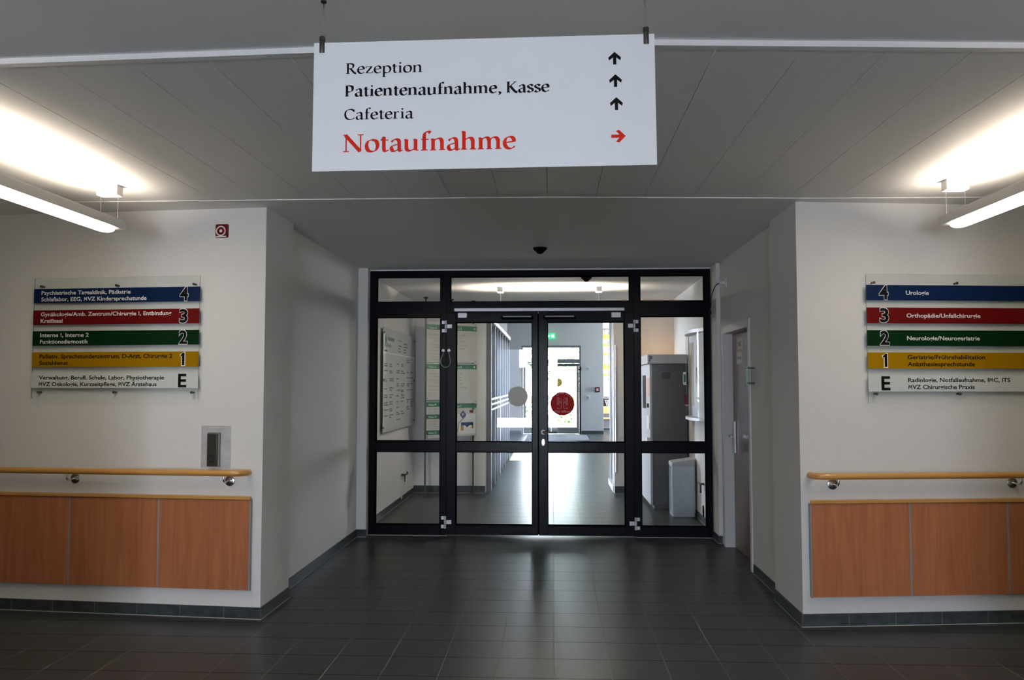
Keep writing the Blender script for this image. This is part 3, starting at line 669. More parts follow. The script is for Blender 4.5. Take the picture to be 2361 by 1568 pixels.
# ------------------------------------------------------------------ directory signs on the lobby walls
def directory(label, X0, side, rows):
    ang = LA if side < 0 else RA
    wall = lw if side < 0 else rw
    z0, z1, lead = (1.410, 2.222, 0) if side < 0 else (1.386, 2.207, 0)
    t = thing('directory_sign', label, 'sign', (X0, wall(X0), z0), ang, 'directory signs on the lobby walls')
    W_ = 1.19
    MB().slab(0, W_, -.030, -.025, 0, z1 - z0).build('plate', ['clear', 'edge'], t, smooth=False)
    for xx in (.051, .598, 1.147):
        for zz in (.043 if side < 0 else .059, z1 - z0 - .055):
            MB().tube([(xx, 0, zz), (xx, -.031, zz)], .006, 12).lathe([(.0085, -.030), (.0085, -.036), (.006, -.038)], (xx, 0, zz), 'y', 16).build('standoff', 'bronze', t)
    for (za, zb, m_, num, lines, tm) in rows:
        za -= z0; zb -= z0
        st = MB().box(-.001, W_ + .001, -.0335, -.0302, za, zb).build('strip', m_, t, bevel=.0006)
        st['label'] = {'blue_s': 'blue strip', 'red_s': 'red strip', 'green_s': 'green strip', 'yellow_s': 'yellow strip', 'pale_s': 'pale grey strip'}[m_]
        b = MB(); zc = (za + zb) / 2
        tx = .055 if side < 0 else .258
        zs = [zc - .013] if len(lines) == 1 else [zc + .0085, zc - .0355]
        for (s, wd), zl in zip(lines, zs): MB().text(s, tx, zl, .0255, -.0342, 0, wd, .02).build('lettering', tm, st, smooth=False)
        nx = 1.082 if side < 0 else .112
        nb = MB()
        if num == '1':
            nb.add([(nx + (px - .125) * .112 + (-.006 if px < .12 or (px < .2 and py == 0) else .006), -.0340, zc - .041 + py * .083 + (-.005 if py < .72 else .005)) for px, py in ONE], [tuple(range(7))], 1)
            nb.add([(nx + (px - .125) * .112, -.0346, zc - .041 + py * .083) for px, py in ONE], [tuple(range(7))], 0)
        elif num != 'E': nb.text(num, nx, zc - .042, .086, -.0340, 1, .064, .052, 'C')
        if num != '1': nb.text(num, nx, zc - .041, .083, -.0346, 0, .058, .024, 'C')
        nb.build('floor_number', ['black', 'white_p'], st, smooth=False)
    return t
directory('glass directory sign above the left handrail, blue strip lists Psychiatrische Tagesklinik', -3.504, -1, [
    (2.053, 2.150, 'blue_s', '4', [('Psychiatrische Tagesklinik, Pädiatrie', .648), ('Schlaflabor, EEG, MVZ Kindersprechstunde', .763)], 'white_p'),
    (1.907, 2.005, 'red_s', '3', [('Gynäkologie/Amb. Zentrum/Chirurgie 1, Entbindung', .941), ('Kreißsaal', .161)], 'white_p'),
    (1.767, 1.864, 'green_s', '2', [('Interne 1, Interne 2', .354), ('Funktionsdiagnostik', .352)], 'white_p'),
    (1.622, 1.722, 'yellow_s', '1', [('Palliativ, Sprechstundenzentrum, D-Arzt, Chirurgie 2', .954), ('Sozialdienst', .21)], 'black'),
    (1.481, 1.579, 'pale_s', 'E', [('Verwaltung, Berufl. Schule, Labor, Physiotherapie', .90), ('MVZ Onkologie, Kurzzeitpflege, MVZ Ärztehaus', .848)], 'black')])
directory('glass directory sign above the right handrail, blue strip lists Urologie', 1.985, 1, [
    (2.040, 2.137, 'blue_s', '4', [('Urologie', .151)], 'white_p'),
    (1.893, 1.993, 'red_s', '3', [('Orthopädie/Unfallchirurgie', .488)], 'white_p'),
    (1.749, 1.849, 'green_s', '2', [('Neurologie/Neurogeriatrie', .480)], 'white_p'),
    (1.606, 1.708, 'yellow_s', '1', [('Geriatrie/Frührehabilitation', .512), ('Anästhesiesprechstunde', .442)], 'black'),
    (1.460, 1.564, 'pale_s', 'E', [('Radiologie, Notfallaufnahme, IMC, ITS', .673), ('MVZ Chirurgische Praxis', .436)], 'black')])

# ------------------------------------------------------------------ fire sounder sign
t = thing('alarm_sign', 'small square red sign with a white ring high on the left wall', 'sign', (-2.186, lw(-2.186), 2.521), LA)
b = MB(); r_ = .008; hw = .045
pts = []
for sx_, sz_, a0 in ((1, -1, -90), (1, 1, 0), (-1, 1, 90), (-1, -1, 180)):
    for k in range(5):
        a = R(a0 + 22.5 * k); pts.append((sx_ * (hw - r_) + r_ * math.cos(a), sz_ * (hw - r_) + r_ * math.sin(a)))
b.plate(pts, -.004, 0).build('plate', 'red_s', t)
MB().ring(-.008, .0, .026, .034, -.0045).disc(-.008, 0, .010, -.0046, -.0042).box(-.042, .030, -.0047, -.0042, -.042, -.033).build('emblem', 'white_p', t, smooth=False)

# ------------------------------------------------------------------ door opener push plate
t = thing('door_opener_switch', 'brushed steel plate with a push button marked Tür auf, above the left handrail end', 'switch', (-2.200, lw(-2.200), .965), LA)
MB().box(-.102, .102, -.004, 0, 0, .272).build('back_plate', 'steel_plate', t, bevel=.0008)
MB().box(-.050, .034, -.022, -.004, .006, .228).build('button_housing', 'grey_alu', t, bevel=.003)
pb = MB().box(-.046, .024, -.034, -.022, .010, .222).build('push_button', 'bronze', t, bevel=.003)
MB().text('Tür', -.012, .066, .019, -.0345, 0, None, 0, 'C').text('auf', -.012, .033, .019, -.0345, 0, None, 0, 'C').build('lettering', 'black', pb, smooth=False)

# ------------------------------------------------------------------ handrails, wall panels and ledges
def handrail(label, side):
    ang = LA if side < 0 else RA; X0 = -1.953 if side < 0 else 1.590
    wall = lw if side < 0 else rw
    zc = .937
    t = thing('handrail', label, 'handrail', (X0, wall(X0), 0), ang, 'wooden handrails on the lobby walls')
    s = side; r0 = .0205; yo = -.085
    path = [(s * 5.2, yo, zc), (s * .11, yo, zc)] + [(s * (.075 - .055 * math.sin(a)), yo + .055 - .055 * math.cos(a), zc) for a in [R(d) for d in (12, 30, 48, 66, 80, 90)]] + [(s * .020, 0, zc)]
    MB().tube([p if i else p for i, p in enumerate(path)], r0, 20).build('rail', 'rail', t)
    for xb in ([-1.238, -.148, -2.33, -3.4] if s < 0 else [.165, 1.343, 2.5, 3.6]):
        f = MB().lathe([(.0335, 0), (.0335, -.003), (.029, -.006)], (xb, 0, zc - .058), 'y', 24)
        br = MB().tube(catmull([(xb, -.004, zc - .058), (xb, -.05, zc - .060), (xb, -.075, zc - .056), (xb, yo, zc - .045), (xb, yo, zc - r0 + .002)], 6), .0065, 12).build('bracket', 'chrome', t)
        f.build('flange', 'chrome', br)
    return t
handrail('round honey-coloured wooden handrail on the left lobby wall, below the Tür auf switch', -1)
handrail('round honey-coloured wooden handrail on the right lobby wall', 1)

def panel(label, side, xa, xb, end=False):
    ang = LA if side < 0 else RA; X0 = -1.945 if side < 0 else 1.598
    wall = lw if side < 0 else rw
    t = thing('wall_panel', label, 'wall panel', (X0, wall(X0), 0), ang, 'beech wall panels')
    a, c = min(xa, xb), max(xa, xb)
    MB().box(a + .0062, c - .0062, -.026, 0, .186, .760).build('board', 'beech', t, bevel=.001)
    j = MB()
    if side < 0: j.box(a - .006, a + .006, -.0248, 0, .186, .760)
    else: j.box(c - .006, c + .006, -.0248, 0, .186, .760)
    if end:
        if side < 0: j.box(c - .006, c + .002, -.0265, 0, .184, .762)
        else: j.box(a - .002, a + .006, -.0265, 0, .184, .762)
    j.build('joint_strip', 'joint', t, smooth=False)
panel('beech wall panel at the right end of the left row, under the Tür auf switch', -1, -.632, 0, True)
panel('beech wall panel in the middle of the left row, half in shadow', -1, -1.262, -.632)
panel('beech wall panel at the left edge of the picture', -1, -1.892, -1.262)
panel('beech wall panel at the left end of the right row, beside the recess corner', 1, 0, .642, True)
panel('beech wall panel second from the left in the right row', 1, .642, 1.281)
panel('beech wall panel cut off by the right edge of the picture', 1, 1.281, 1.92)
for side, X0, lab in ((-1, -1.943, 'honey-coloured wooden ledge capping the left row of panels'), (1, 1.596, 'honey-coloured wooden ledge capping the right row of panels')):
    wall = lw if side < 0 else rw
    b = MB(); s = side
    o2 = [(0, -.036), (0.012 * s, -.036), (1.9 * s, -.036), (1.9 * s, 0), (.030 * s, 0), (0, -.028)]
    if s > 0: pass
    else: o2 = o2[::-1]
    b.prism(o2, .762, .784)
    o = b.build('ledge', 'rail', None, (X0, wall(X0), 0), (0, 0, LA if side < 0 else RA), bevel=.003)
    tag(o, lab, 'ledge', 'wooden ledges over the wall panels')

# ------------------------------------------------------------------ linear pendant lamps
def pendant(label, loc, rz, length, can_at, group, power, tube='tube'):
    t = thing('pendant_lamp', label, 'lamp', loc, rz, group)      # origin under the ceiling at the centre of the far canopy, local -y runs along the lamp
    for yc in can_at:
        MB().box(-.062, .062, yc - .035, yc + .035, -.062, 0).build('canopy', 'white', t, bevel=.003)
        for xx in (-.052, .052): MB().tube([(xx, yc, -.06), (xx, yc, -.20)], .0012, 6).build('wire', 'steel', t)
    y1 = .075; y0 = y1 - length
    b = MB()
    zt, zb = -.198, -.250
    b.box(-.064, -.058, y0, y1, zb, zt).box(.058, .064, y0, y1, zb, zt).box(-.058, .058, y0, y0 + .006, zb, zt).box(-.058, .058, y1 - .006, y1, zb, zt).box(-.058, .058, y0 + .006, y1 - .006, zb, zb + .01)
    b.build('housing', 'lampbody', t, bevel=.0015)
    # half-oval diffuser trough below with rounded ends
    prof = [(-.046, 0), (-.045, -.016), (-.036, -.026), (-.018, -.032), (0, -.034), (.018, -.032), (.036, -.026), (.045, -.016), (.046, 0)]
    ys = []; ya, yb = y0 + .05, y1 - .05; rl = .10
    for k in range(7): ys.append((ya + rl * (1 - math.cos(R(15 * k))), math.sin(R(15 * k))))
    ys += [(yb - rl * (1 - math.cos(R(90 - 15 * k))), math.sin(R(90 - 15 * k))) for k in range(7)]
    vs = []; n = len(prof)
    for yy_, f in ys:
        for px, pz in prof: vs.append((px * (.30 + .70 * f), yy_, zb + pz * (.35 + .65 * f)))
    fs = [(i * n + j, i * n + j + 1, (i + 1) * n + j + 1, (i + 1) * n + j) for i in range(len(ys) - 1) for j in range(n - 1)]
    fs += [tuple(range(n)), tuple((len(ys) - 1) * n + j for j in range(n))]
    MB().add(vs, fs).build('diffuser', tube, t)
    l = D.lights.new('uplight', 'AREA'); l.shape = 'RECTANGLE'; l.size = .09; l.size_y = length - .12; l.energy = power; l.color = (1.0, .85, .68)
    lo = D.objects.new('uplight', l); COL.objects.link(lo); lo.parent = t; lo.location = (0, (y0 + y1) / 2, zt - .040); lo.rotation_euler = (PI, 0, 0)
    return t
LP = 17
pendant('white linear pendant lamp glowing on the left side of the lobby ceiling', (-2.592, 4.63, CH), 0, 1.55, (0, -1.25), 'pendant lamps in the lobby', LP)
pendant('white linear pendant lamp glowing on the right side of the lobby ceiling', (2.292, 4.735, CH), 0, 1.55, (0, -1.25), 'pendant lamps in the lobby', LP)
pendant('linear pendant lamp glowing behind the fanlight above the double door', (.552, 9.80, CH), -PI / 2, 1.33, (0, -1.18), None, 80, 'tube_bright')

for sx_, lab in ((-2.05, 'added fill lamp behind the camera near the left hall wall'), (1.64, 'added fill lamp behind the camera near the right hall wall')):  # unseen lamps added to brighten the near ceiling and hall
    pendant(lab, (sx_, .9, CH + .016), 0, 1.55, (0, -1.25), 'added fill lamps in the entrance hall', 130, 'fill_tube')

# ------------------------------------------------------------------ ceiling sensors
for loc, lab in (((-.106, 6.95, CH), 'black domed ceiling sensor in the recess before the double door'), ((.366, 8.88, CH), 'dark ceiling sensor behind the fanlight')):
    t = thing('ceiling_sensor', lab, 'sensor', loc, 0, 'ceiling sensors')
    MB().lathe([(.058, 0), (.060, -.006), (.055, -.018), (.034, -.033)], n=32).build('housing', 'black', t)
    MB().lathe([(.033, -.030), (.030, -.040), (.018, -.050), (.004, -.053)], n=24).build('lens', 'gasket', t)

# ================================================================== BEHIND THE GLASS
# directory stand: panels between steel poles

PX, PY = -1.685, 10.845; SA = math.atan2(.53, .62)
ds = thing('directory_stand', 'directory of pale panels with green Haus headings clamped between floor-to-ceiling poles', 'sign', (PX, PY, 0), SA)
Wd = .82
for xx in (0, .41, .775):
    MB().tube([(xx, .012, 0), (xx, .012, CH)], .011, 12).lathe([(.03, CH), (.03, CH - .012), (.012, CH - .03)], (xx, .012, 0), n=16).build('pole', 'bronze', ds)
def dpanel(xa, xb, za, zb, heads, lines):
    p = MB().box(xa, xb, -.008, -.003, za, zb).build('panel', 'pale_glass', ds, smooth=False)
    h = MB(); tx = MB(); cross = None
    for z0, z1, s, extra in heads:
        h.box(xa, xb, -.0092, -.0081, z0, z1)
        tx.text(s, xa + .035, z0 + .014, .028, -.0096, 0, None, .004)
        if extra:
            h2 = (z0 + z1) / 2; cr = cross = MB(); cr.box(xb - .045, xb - .037, -.0097, -.0094, h2 - .014, h2 + .014).box(xb - .055, xb - .027, -.00975, -.0094, h2 - .004, h2 + .004)
    if heads:
        ho = h.build('heading', 'green_h', p, smooth=False); tx.build('lettering', 'white_p', p, smooth=False)
        if cross: cross.build('cross_mark', 'white_p', p, smooth=False)
    for a, z_, s in lines: MB().text(s, xa + a, z_, .016, -.0088, 0, None, .002).build('list_entry', 'grey_print', p, smooth=False)
    for zz in (za + .02, zb - .018):
        MB().lathe([(.007, -.012), (.007, -.008)], (xa + .012 if xa < .2 else xb - .02, 0, zz), 'y', 10).build('clamp', 'bronze', p)
    return p
def rows(z, items): 
    out = []
    for fl, ls in items:
        if fl: out.append((.03, z, fl))
        for s in ls: out.append((.10, z, s)); z -= .036
        z -= .012
    return out
dpanel(.004, .405, 1.80, 2.345, [(2.238, 2.308, 'Haus A', True)], rows(2.165, [('4.OG', ['Urologie']), ('3.OG', ['Orthopädie/', 'Unfallchirurgie']), ('2.OG', ['Neurologie', 'Neurogeriatrie']), ('1.OG', ['Geriatrie']), ('EG', ['Radiologie', 'IMC, ITS', 'Notaufnahme'])]))
dpanel(.415, Wd, 1.80, 2.345, [(2.238, 2.308, 'Haus B', True)], rows(2.165, [('3.OG', ['HNO, MVZ', 'Pflege']), ('2.OG', ['Ambulanz']), ('1.OG', ['Sprechstunden']), ('EG', ['Anmeldung'])]))
dpanel(.004, .405, 1.30, 1.79, [(1.712, 1.776, 'Haus C', True)], rows(1.64, [('4.OG', ['Tagesklinik', 'Pädiatrie']), ('3.OG', ['Gynäkologie', 'Chirurgie 1']), ('2.OG', ['Interne 1']), ('1.OG', ['Sozialdienst']), ('EG', ['Labor'])]))
dpanel(.415, Wd, 1.245, 1.79, [(1.712, 1.776, 'Haus D', True)], rows(1.64, [('3.OG', ['Schule']), ('2.OG', ['Labor', 'Lager']), ('1.OG', ['Technik']), ('EG', ['Physiotherapie'])]))
dpanel(.004, .405, .79, 1.27, [(1.205, 1.265, 'Haus M', False), (1.043, 1.103, 'Haus N', False), (.832, .892, 'Haus O', False)],
       [(.03, 1.165, '1.OG'), (.11, 1.165, 'Berufliche'), (.03, 1.13, 'EG'), (.11, 1.13, 'Schule'), (.03, 1.005, '2.OG'), (.11, 1.005, 'Kurzzeit'), (.03, .97, '1.OG'), (.11, .97, 'Pflege'), (.11, .935, 'Wohnen')])
mp_ = dpanel(.415, Wd, .80, 1.235, [(1.182, 1.235, 'Haus F', False)], [])
b = MB()
b.box(.50, .80, -.0092, -.0082, .83, 1.10, 0)
b.plate([(.59, 1.03), (.645, 1.09), (.59, 1.15), (.535, 1.09)], -.0100, -.0093, 1)
b.text('P', .59, 1.07, .04, -.0104, 0, None, .006, 'C')
b.box(.56, .76, -.0098, -.0093, .945, .985, 2).plate([(.62, .945), (.66, .915), (.70, .945)], -.0098, -.0093, 2)
b.box(.555, .60, -.0097, -.0092, .875, .945, 3).box(.735, .765, -.0097, -.0092, .90, .945, 3)
b.box(.70, .76, -.0097, -.0092, 1.115, 1.15, 4).box(.74, .78, -.0097, -.0092, 1.155, 1.18, 5)
b.stroke([(.50, .86), (.52, .98), (.64, 1.075)], .012, -.0101, 6)
b.build('site_map', ['paper', 'navy', 'blue_s', 'yellow_s', 'red_s', 'green_h', 'grey_print'], mp_, smooth=False)

# glass information board on the vestibule wall
t = thing('information_board', 'large glass information board with rows of small print on the vestibule wall', 'sign', (-1.935, 9.17, .955), PI / 2)
Lb, Hb = 2.09, 1.20
MB().slab(0, Lb, -.024, -.018, 0, Hb).build('board', ['board', 'edge'], t, smooth=False)
b = MB(); rng = random.Random(3)
for (x0, zlist) in ((.05, [.93, .78, .755, .70, .60, .575, .49, .42, .395, .33, .305, .25, .18]), (.36, [.78, .755, .70, .68, .61, .585, .50, .475, .42, .39, .335, .31, .25, .23, .18, .155]),
                    (.80, [.79, .71, .685, .61, .55, .525, .47, .40, .33, .26, .20, .175, .11]), (1.10, [.79, .77, .71, .685, .55, .525, .47, .45, .42, .40, .37, .33, .20, .175]),
                    (1.50, [.86, .83, .70, .63, .55, .525, .47, .34, .31, .25, .22]), (1.78, [.70, .63, .55, .47, .34, .31, .28, .25]),
                    (.90, [1.085, 1.02, .985, .95]), (1.25, [1.06, 1.02, .985, .95])):
    for z_ in zlist:
        x_ = x0; end = x0 + rng.uniform(.12, .26)
        while x_ < end:
            w_ = rng.uniform(.014, .032); b.box(x_, x_ + w_ * .8, -.0246, -.0241, z_, z_ + rng.choice((.011, .014, .014, .017)), 0); x_ += w_
for k, x_ in enumerate([.25 + .045 * i for i in range(9)]): b.box(x_, x_ + .030, -.0246, -.0241, 1.06, 1.10 + (.012 if k == 0 else 0), 1)
for k, x_ in enumerate([.06 + .05 * i for i in range(8)]): b.box(x_, x_ + .030, -.0246, -.0241, .985, 1.015 + (.015 if k % 3 == 0 else 0), 0)
b.plate([(.14 + .05 * math.cos(a) * (1 if math.sin(a) < .3 else .55), 1.075 + .055 * math.sin(a)) for a in [2 * PI * i / 20 for i in range(20)]], -.0246, -.0241, 1)
b.build('print', ['grey_print', 'green_h'], t, smooth=False)
MB().box(0, Lb, -.0262, -.0243, .905, .918).build('reflection_line', 'white', t, smooth=False)  # white strip stands in for a reflection across the board
for xx in (.03, Lb - .04):
    for zz in (.06, .60, Hb - .06): MB().lathe([(.012, 0), (.012, -.030), (.008, -.034)], (xx, 0, zz), 'y', 12).build('standoff', 'bronze', t)

# metal wall fittings with a hanging ring
def fitting(lab, loc, rz):
    t = thing('wall_fitting', lab, 'fitting', loc, rz, 'wall fittings with hanging rings')
    b = MB().tube([(0, 0, 0), (0, -.05, 0)], .014, 12).tube([(-.03, -.05, 0), (.16, -.05, .005)], .013, 12).tube([(-.03, -.05, .008), (-.035, -.05, -.085)], [.012, .008], 10)
    b.tube([(.13, -.05, .005), (.13, -.05, .035)], .007, 8)
    b.build('valve', 'bronze', t)
    MB().tube([(-.035, -.05, -.085), (-.045, -.03, -.19)], .0018, 6).build('chain', 'steel', t)
    MB().tube([(-.045 + .028 * math.cos(a), -.014, -.245 + .055 * math.sin(a)) for a in [2 * PI * i / 24 for i in range(24)]], .005, 6, closed=True).build('ring', 'white', t)
fitting('small metal tap fitting with a hanging ring below the glass information board', (-1.941, 10.50, .345), PI / 2)
t = thing('door_hook', 'small dark wall hook with a ring low on the vestibule wall by the bin', 'fitting', (1.626, 9.02, .43), -PI / 2)
MB().box(-.08, .06, -.05, -.035, -.012, .012).tube([(.05, -.0425, 0), (.05, -.0425, -.09)], .010, 10).tube([(0, 0, 0), (0, -.04, 0)], .012, 10).build('hook', 'bronze', t)
MB().tube([(.02 + .022 * math.cos(a), -.012, -.29 + .06 * math.sin(a)) for a in [2 * PI * i / 20 for i in range(20)]], .006, 6, closed=True).build('ring', 'black', t)

# parking ticket machine
t = thing('ticket_machine', 'tall dark grey parking ticket machine with a light header marked P', 'machine', (1.42, 10.45, 0))
MB().box(-.215, .20, -.42, .58, .05, 1.755).build('cabinet', 'dk_grey', t, bevel=.006)
MB().box(-.20, .20, -.40, .56, 0, .05).build('plinth', 'dk_grey', t, bevel=.003)
MB().box(-.275, .20, -.45, .62, 1.755, 1.868).build('header', 'lt_grey', t, bevel=.004)
MB().text('P', -.252, 1.785, .062, -.4512, 0, .038, .04).build('header_letter', 'navy', t, smooth=False)
fp = MB().box(-.245, -.215, -.42, .58, .05, 1.752).build('front_panel', 'lt_grey', t, bevel=.003)
b = MB()
b.box(-.248, -.2455, -.36, -.05, 1.36, 1.58, 0).box(-.250, -.2455, -.34, -.10, .95, 1.12, 1).box(-.258, -.2455, -.30, -.18, 1.22, 1.27, 2).box(-.248, -.2455, .0, .36, 1.2, 1.62, 2).box(-.275, -.2455, -.36, -.16, .80, .86, 1)
b.build('controls', ['salmon', 'paper', 'black'], fp, bevel=.002)
b = MB()
for k in range(5): b.box(-.10, 0, -.4225, -.4205, 1.575 + .016 * k, 1.584 + .016 * k)
b.build('vent', 'black', t, smooth=False)
MB().box(-.15, .15, .585, .615, 1.866, 1.880).build('header_tube', 'warm', t, smooth=False)
l = D.lights.new('header_glow', 'AREA'); l.shape = 'RECTANGLE'; l.size = .4; l.size_y = .05; l.energy = .55; l.color = (1.0, .46, .08)
lo = D.objects.new('header_glow', l); COL.objects.link(lo); lo.parent = t; lo.location = (-.02, .625, 1.872); lo.rotation_euler = (R(105), 0, 0)

# waste bin in plastic film
t = thing('waste_bin', 'light grey waste bin wrapped in clear film standing beside the ticket machine', 'bin', (1.487, 9.63, 0))
def rrect(x0, x1, y0, y1, r, n=5):
    out = []
    for cx_, cy_, a0 in ((x1 - r, y0 + r, -90), (x1 - r, y1 - r, 0), (x0 + r, y1 - r, 90), (x0 + r, y0 + r, 180)):
        for k in range(n + 1): a = R(a0 + 90 * k / n); out.append((cx_ + r * math.cos(a), cy_ + r * math.sin(a)))
    return out
MB().prism(rrect(-.128, .128, -.14, .14, .022), 0, .035).prism(rrect(-.132, .132, -.145, .145, .024), .035, .575).build('body', 'bin', t, bevel=.004)
lid = MB(); P_ = rrect(-.136, .136, -.150, .150, .026); n = len(P_)
lid.add([(x_, y_, .576) for x_, y_ in P_] + [(x_ * .97, y_ * .97, .615 + .040 * (x_ + .136) / .272) for x_, y_ in P_], [tuple(range(n - 1, -1, -1)), tuple(range(n, 2 * n))] + [(i, (i + 1) % n, n + (i + 1) % n, n + i) for i in range(n)])
lid.build('lid', 'lt_grey', t, bevel=.004)
MB().prism(rrect(-.136, .136, -.149, .149, .026), .04, .57).build('plastic_film', 'film', t)

# curved poster case, small exit plate and red box on the vestibule wall
t = thing('poster_case', 'curved clear poster case with leaflets on the right vestibule wall', 'display case', (1.630, 9.30, 1.14), -PI / 2)
Lc, Hc = 1.05, .93
def arc_xy(u): return (u, -.02 - .10 * math.sin(PI * u / Lc) ** .7)
pr_ = [arc_xy(-0.0 + Lc * k / 16) for k in range(17)]; pr_ = [(x_ - Lc / 2, y_) for x_, y_ in pr_]
for za, zb, nm in ((-.03, 0, 'bottom_rail'), (Hc, Hc + .035, 'top_rail')):
    MB().prism([(p[0], p[1] - .006) for p in pr_] + [(pr_[-1][0], 0), (pr_[0][0], 0)], za, zb).build(nm, 'alu', t)
vs = [(x_, y_, z_) for z_ in (0, Hc) for x_, y_ in pr_]; k = 17
vs += [(x_, y_ + .003, z_) for z_ in (0, Hc) for x_, y_ in pr_]
fs = [(i, i + 1, k + i + 1, k + i) for i in range(16)] + [(2 * k + i, 3 * k + i, 3 * k + i + 1, 2 * k + i + 1) for i in range(16)]
MB().add(vs, fs).build('cover', 'case', t)
MB().box(-Lc / 2, Lc / 2, -.012, 0, 0, Hc).box(-Lc / 2 - .012, -Lc / 2, -.022, 0, -.03, Hc + .035).box(Lc / 2, Lc / 2 + .012, -.022, 0, -.03, Hc + .035).build('back_board', 'alu', t)
b = MB().box(-.50, -.22, -.0145, -.0125, .12, .85, 1).box(-.18, .45, -.0145, -.0125, .40, .88, 0).box(.0, .48, -.0148, -.0125, .03, .36, 0)
b.build('posters', ['paper', 'paper2'], t, smooth=False)
for i in range(5):
    a = R(-30 + 13 * i); o = MB().box(-.035, .035, -.001 * i - .019, -.001 * i - .018, 0, .20).build('leaflet', ['navy', 'white', 'lt_grey', 'white', 'orange'][4 - i] if i != 2 else 'lt_grey', t, (.02, 0, .55), (0, PI - a, 0), smooth=False)
    o['label'] = 'fanned leaflet'
t = thing('escape_route_plate', 'small green and white escape plate beside the ticket machine', 'sign', (1.634, 9.90, 1.575), -PI / 2)
MB().box(-.10, .10, -.06, -.055, -.076, .076).build('plate', 'white_p', t, smooth=False)
MB().box(-.08, .08, -.0605, -.06, -.045, .05).build('pictogram', 'green_h', t, smooth=False)
for zz in (-.06, .06): MB().tube([(.0, 0, zz), (0, -.062, zz)], .006, 10).build('standoff', 'bronze', t)
t = thing('break_glass_box', 'narrow red emergency box under the green escape plate', 'alarm', (1.634, 9.93, 1.255), -PI / 2)
MB().box(-.05, .05, -.05, 0, .01, .13).build('box', 'red_s', t, bevel=.004)
MB().box(-.045, .045, -.046, -.004, -.008, .01).build('foot', 'white', t, bevel=.003)

# left glazing of the far hall, with three steel rails
t = thing('window_2', 'tall grey framed glazing along the left of the far hall', 'window', (-.93, 14, 0), kind='structure')
b = MB()
for yy_ in (11.62, 12.42, 13.0, 13.6, 14.3, 15.0, 15.75, 16.47): b.box(-1.0, -.87, yy_ - .03, yy_ + .03, 0, 2.39)
b.box(-1.0, -.92, 11.6, 16.5, 2.32, 2.40).box(-1.0, -.92, 11.6, 16.5, 0, .08)
part_at(b, 'frame', 'post_grey', t, smooth=False)
part_at(MB().box(-.993, -.987, 11.62, 16.47, .08, 2.32), 'pane', 'glass', t, smooth=False)
part_at(MB().box(-.925, -.85, 11.6, 16.5, 2.39, 2.45), 'head_box', 'alu', t, smooth=False)
t = thing('guard_rail', 'three parallel steel rails in front of the left glazing', 'rail', (-.90, 14, 0))
for k in range(3): part_at(MB().tube([(-.88, 11.65, 1.14 + .075 * k), (-.88, 16.0, 1.14 + .075 * k)], .018, 12), 'rail', 'chrome', t)
for yy_ in (11.9, 14, 15.9): part_at(MB().tube([(-.90, yy_, 0), (-.90, yy_, 1.30)], .016, 10), 'post', 'steel', t)

# open glazed leaf on the right of the passage
t = thing('door_5', 'open glass door leaf seen edge-on at the passage end', 'door', (.86, 11.62, 0), kind='structure')
part_at(MB().box(.835, .875, 11.60, 11.66, 0, 2.6).box(.865, .905, 12.55, 12.61, 0, 2.6).box(.835, .905, 11.60, 12.61, 2.5, 2.6).box(.838, .90, 11.60, 12.61, 0, .08), 'leaf_frame', 'alu', t, smooth=False)
part_at(MB().add([(.855, 11.66, .08), (.885, 12.55, .08), (.885, 12.55, 2.5), (.855, 11.66, 2.5), (.861, 11.66, .08), (.891, 12.55, .08), (.891, 12.55, 2.5), (.861, 11.66, 2.5)], [(0, 1, 2, 3), (4, 7, 6, 5), (0, 3, 7, 4), (1, 5, 6, 2), (3, 2, 6, 7), (0, 4, 5, 1)]), 'pane', 'glass', t, smooth=False)
part_at(MB().tube([(.872, 11.44, .30), (.872, 11.44, 2.05)], .012, 12).tube([(.872, 11.44, .5), (.872, 11.60, .5)], .008, 8).tube([(.872, 11.44, 1.9), (.872, 11.60, 1.9)], .008, 8), 'pull_bar', 'steel', t)

# far exit door with fanlight
t = thing('door_4', 'glazed exit door with fanlight in the far end wall', 'door', (-.05, 25.05, 0), kind='structure')
b = MB().box(-.955, -.905, 25.0, 25.08, 0, 2.68).box(.80, .85, 25.0, 25.08, 0, 2.68).box(-.905, .80, 25.0, 25.08, 2.62, 2.68).box(-.905, .80, 25.0, 25.08, 2.14, 2.27)
part_at(b, 'door_frame', 'grey_alu', t, smooth=False)
b = MB().box(-.905, .80, 24.93, 25.0, 2.06, 2.13)
part_at(b, 'operator_box', 'dk_grey', t, smooth=False)
for xa, xb in ((-.90, -.06), (-.05, .795)):
    lf = part_at(MB().box(xa, xa + .075, 25.01, 25.06, .01, 2.12).box(xb - .075, xb, 25.01, 25.06, .01, 2.12).box(xa + .075, xb - .075, 25.01, 25.06, .01, .20).box(xa + .075, xb - .075, 25.01, 25.06, 2.05, 2.12), 'leaf_frame', 'grey_alu', t, smooth=False)
    k = MB().box(xa + .075, xb - .075, 25.03, 25.036, .20, 2.05); o = t.location; k.v = [(v[0] - o.x, v[1] - o.y, v[2] - o.z) for v in k.v]; k.build('pane', 'glass', lf, smooth=False)
part_at(MB().box(-.905, .80, 25.03, 25.036, 2.27, 2.62), 'pane', 'glass', t, smooth=False)
part_at(MB().box(.80, .845, 24.97, 25.0, 0, 2.05), 'edge_seal', 'gasket', t, smooth=False)
part_at(MB().tube(catmull([(.83, 24.98, 2.08), (.86, 24.95, 1.98), (.82, 24.95, 1.90), (.77, 24.96, 2.0), (.76, 24.98, 2.06)], 6), .009, 6), 'cable_loop', 'cable', t)
st = part_at(MB().disc(.16, 1.56, .13, 25.022, 25.026, 0, 32), 'sticker', 'yellow_c', t)

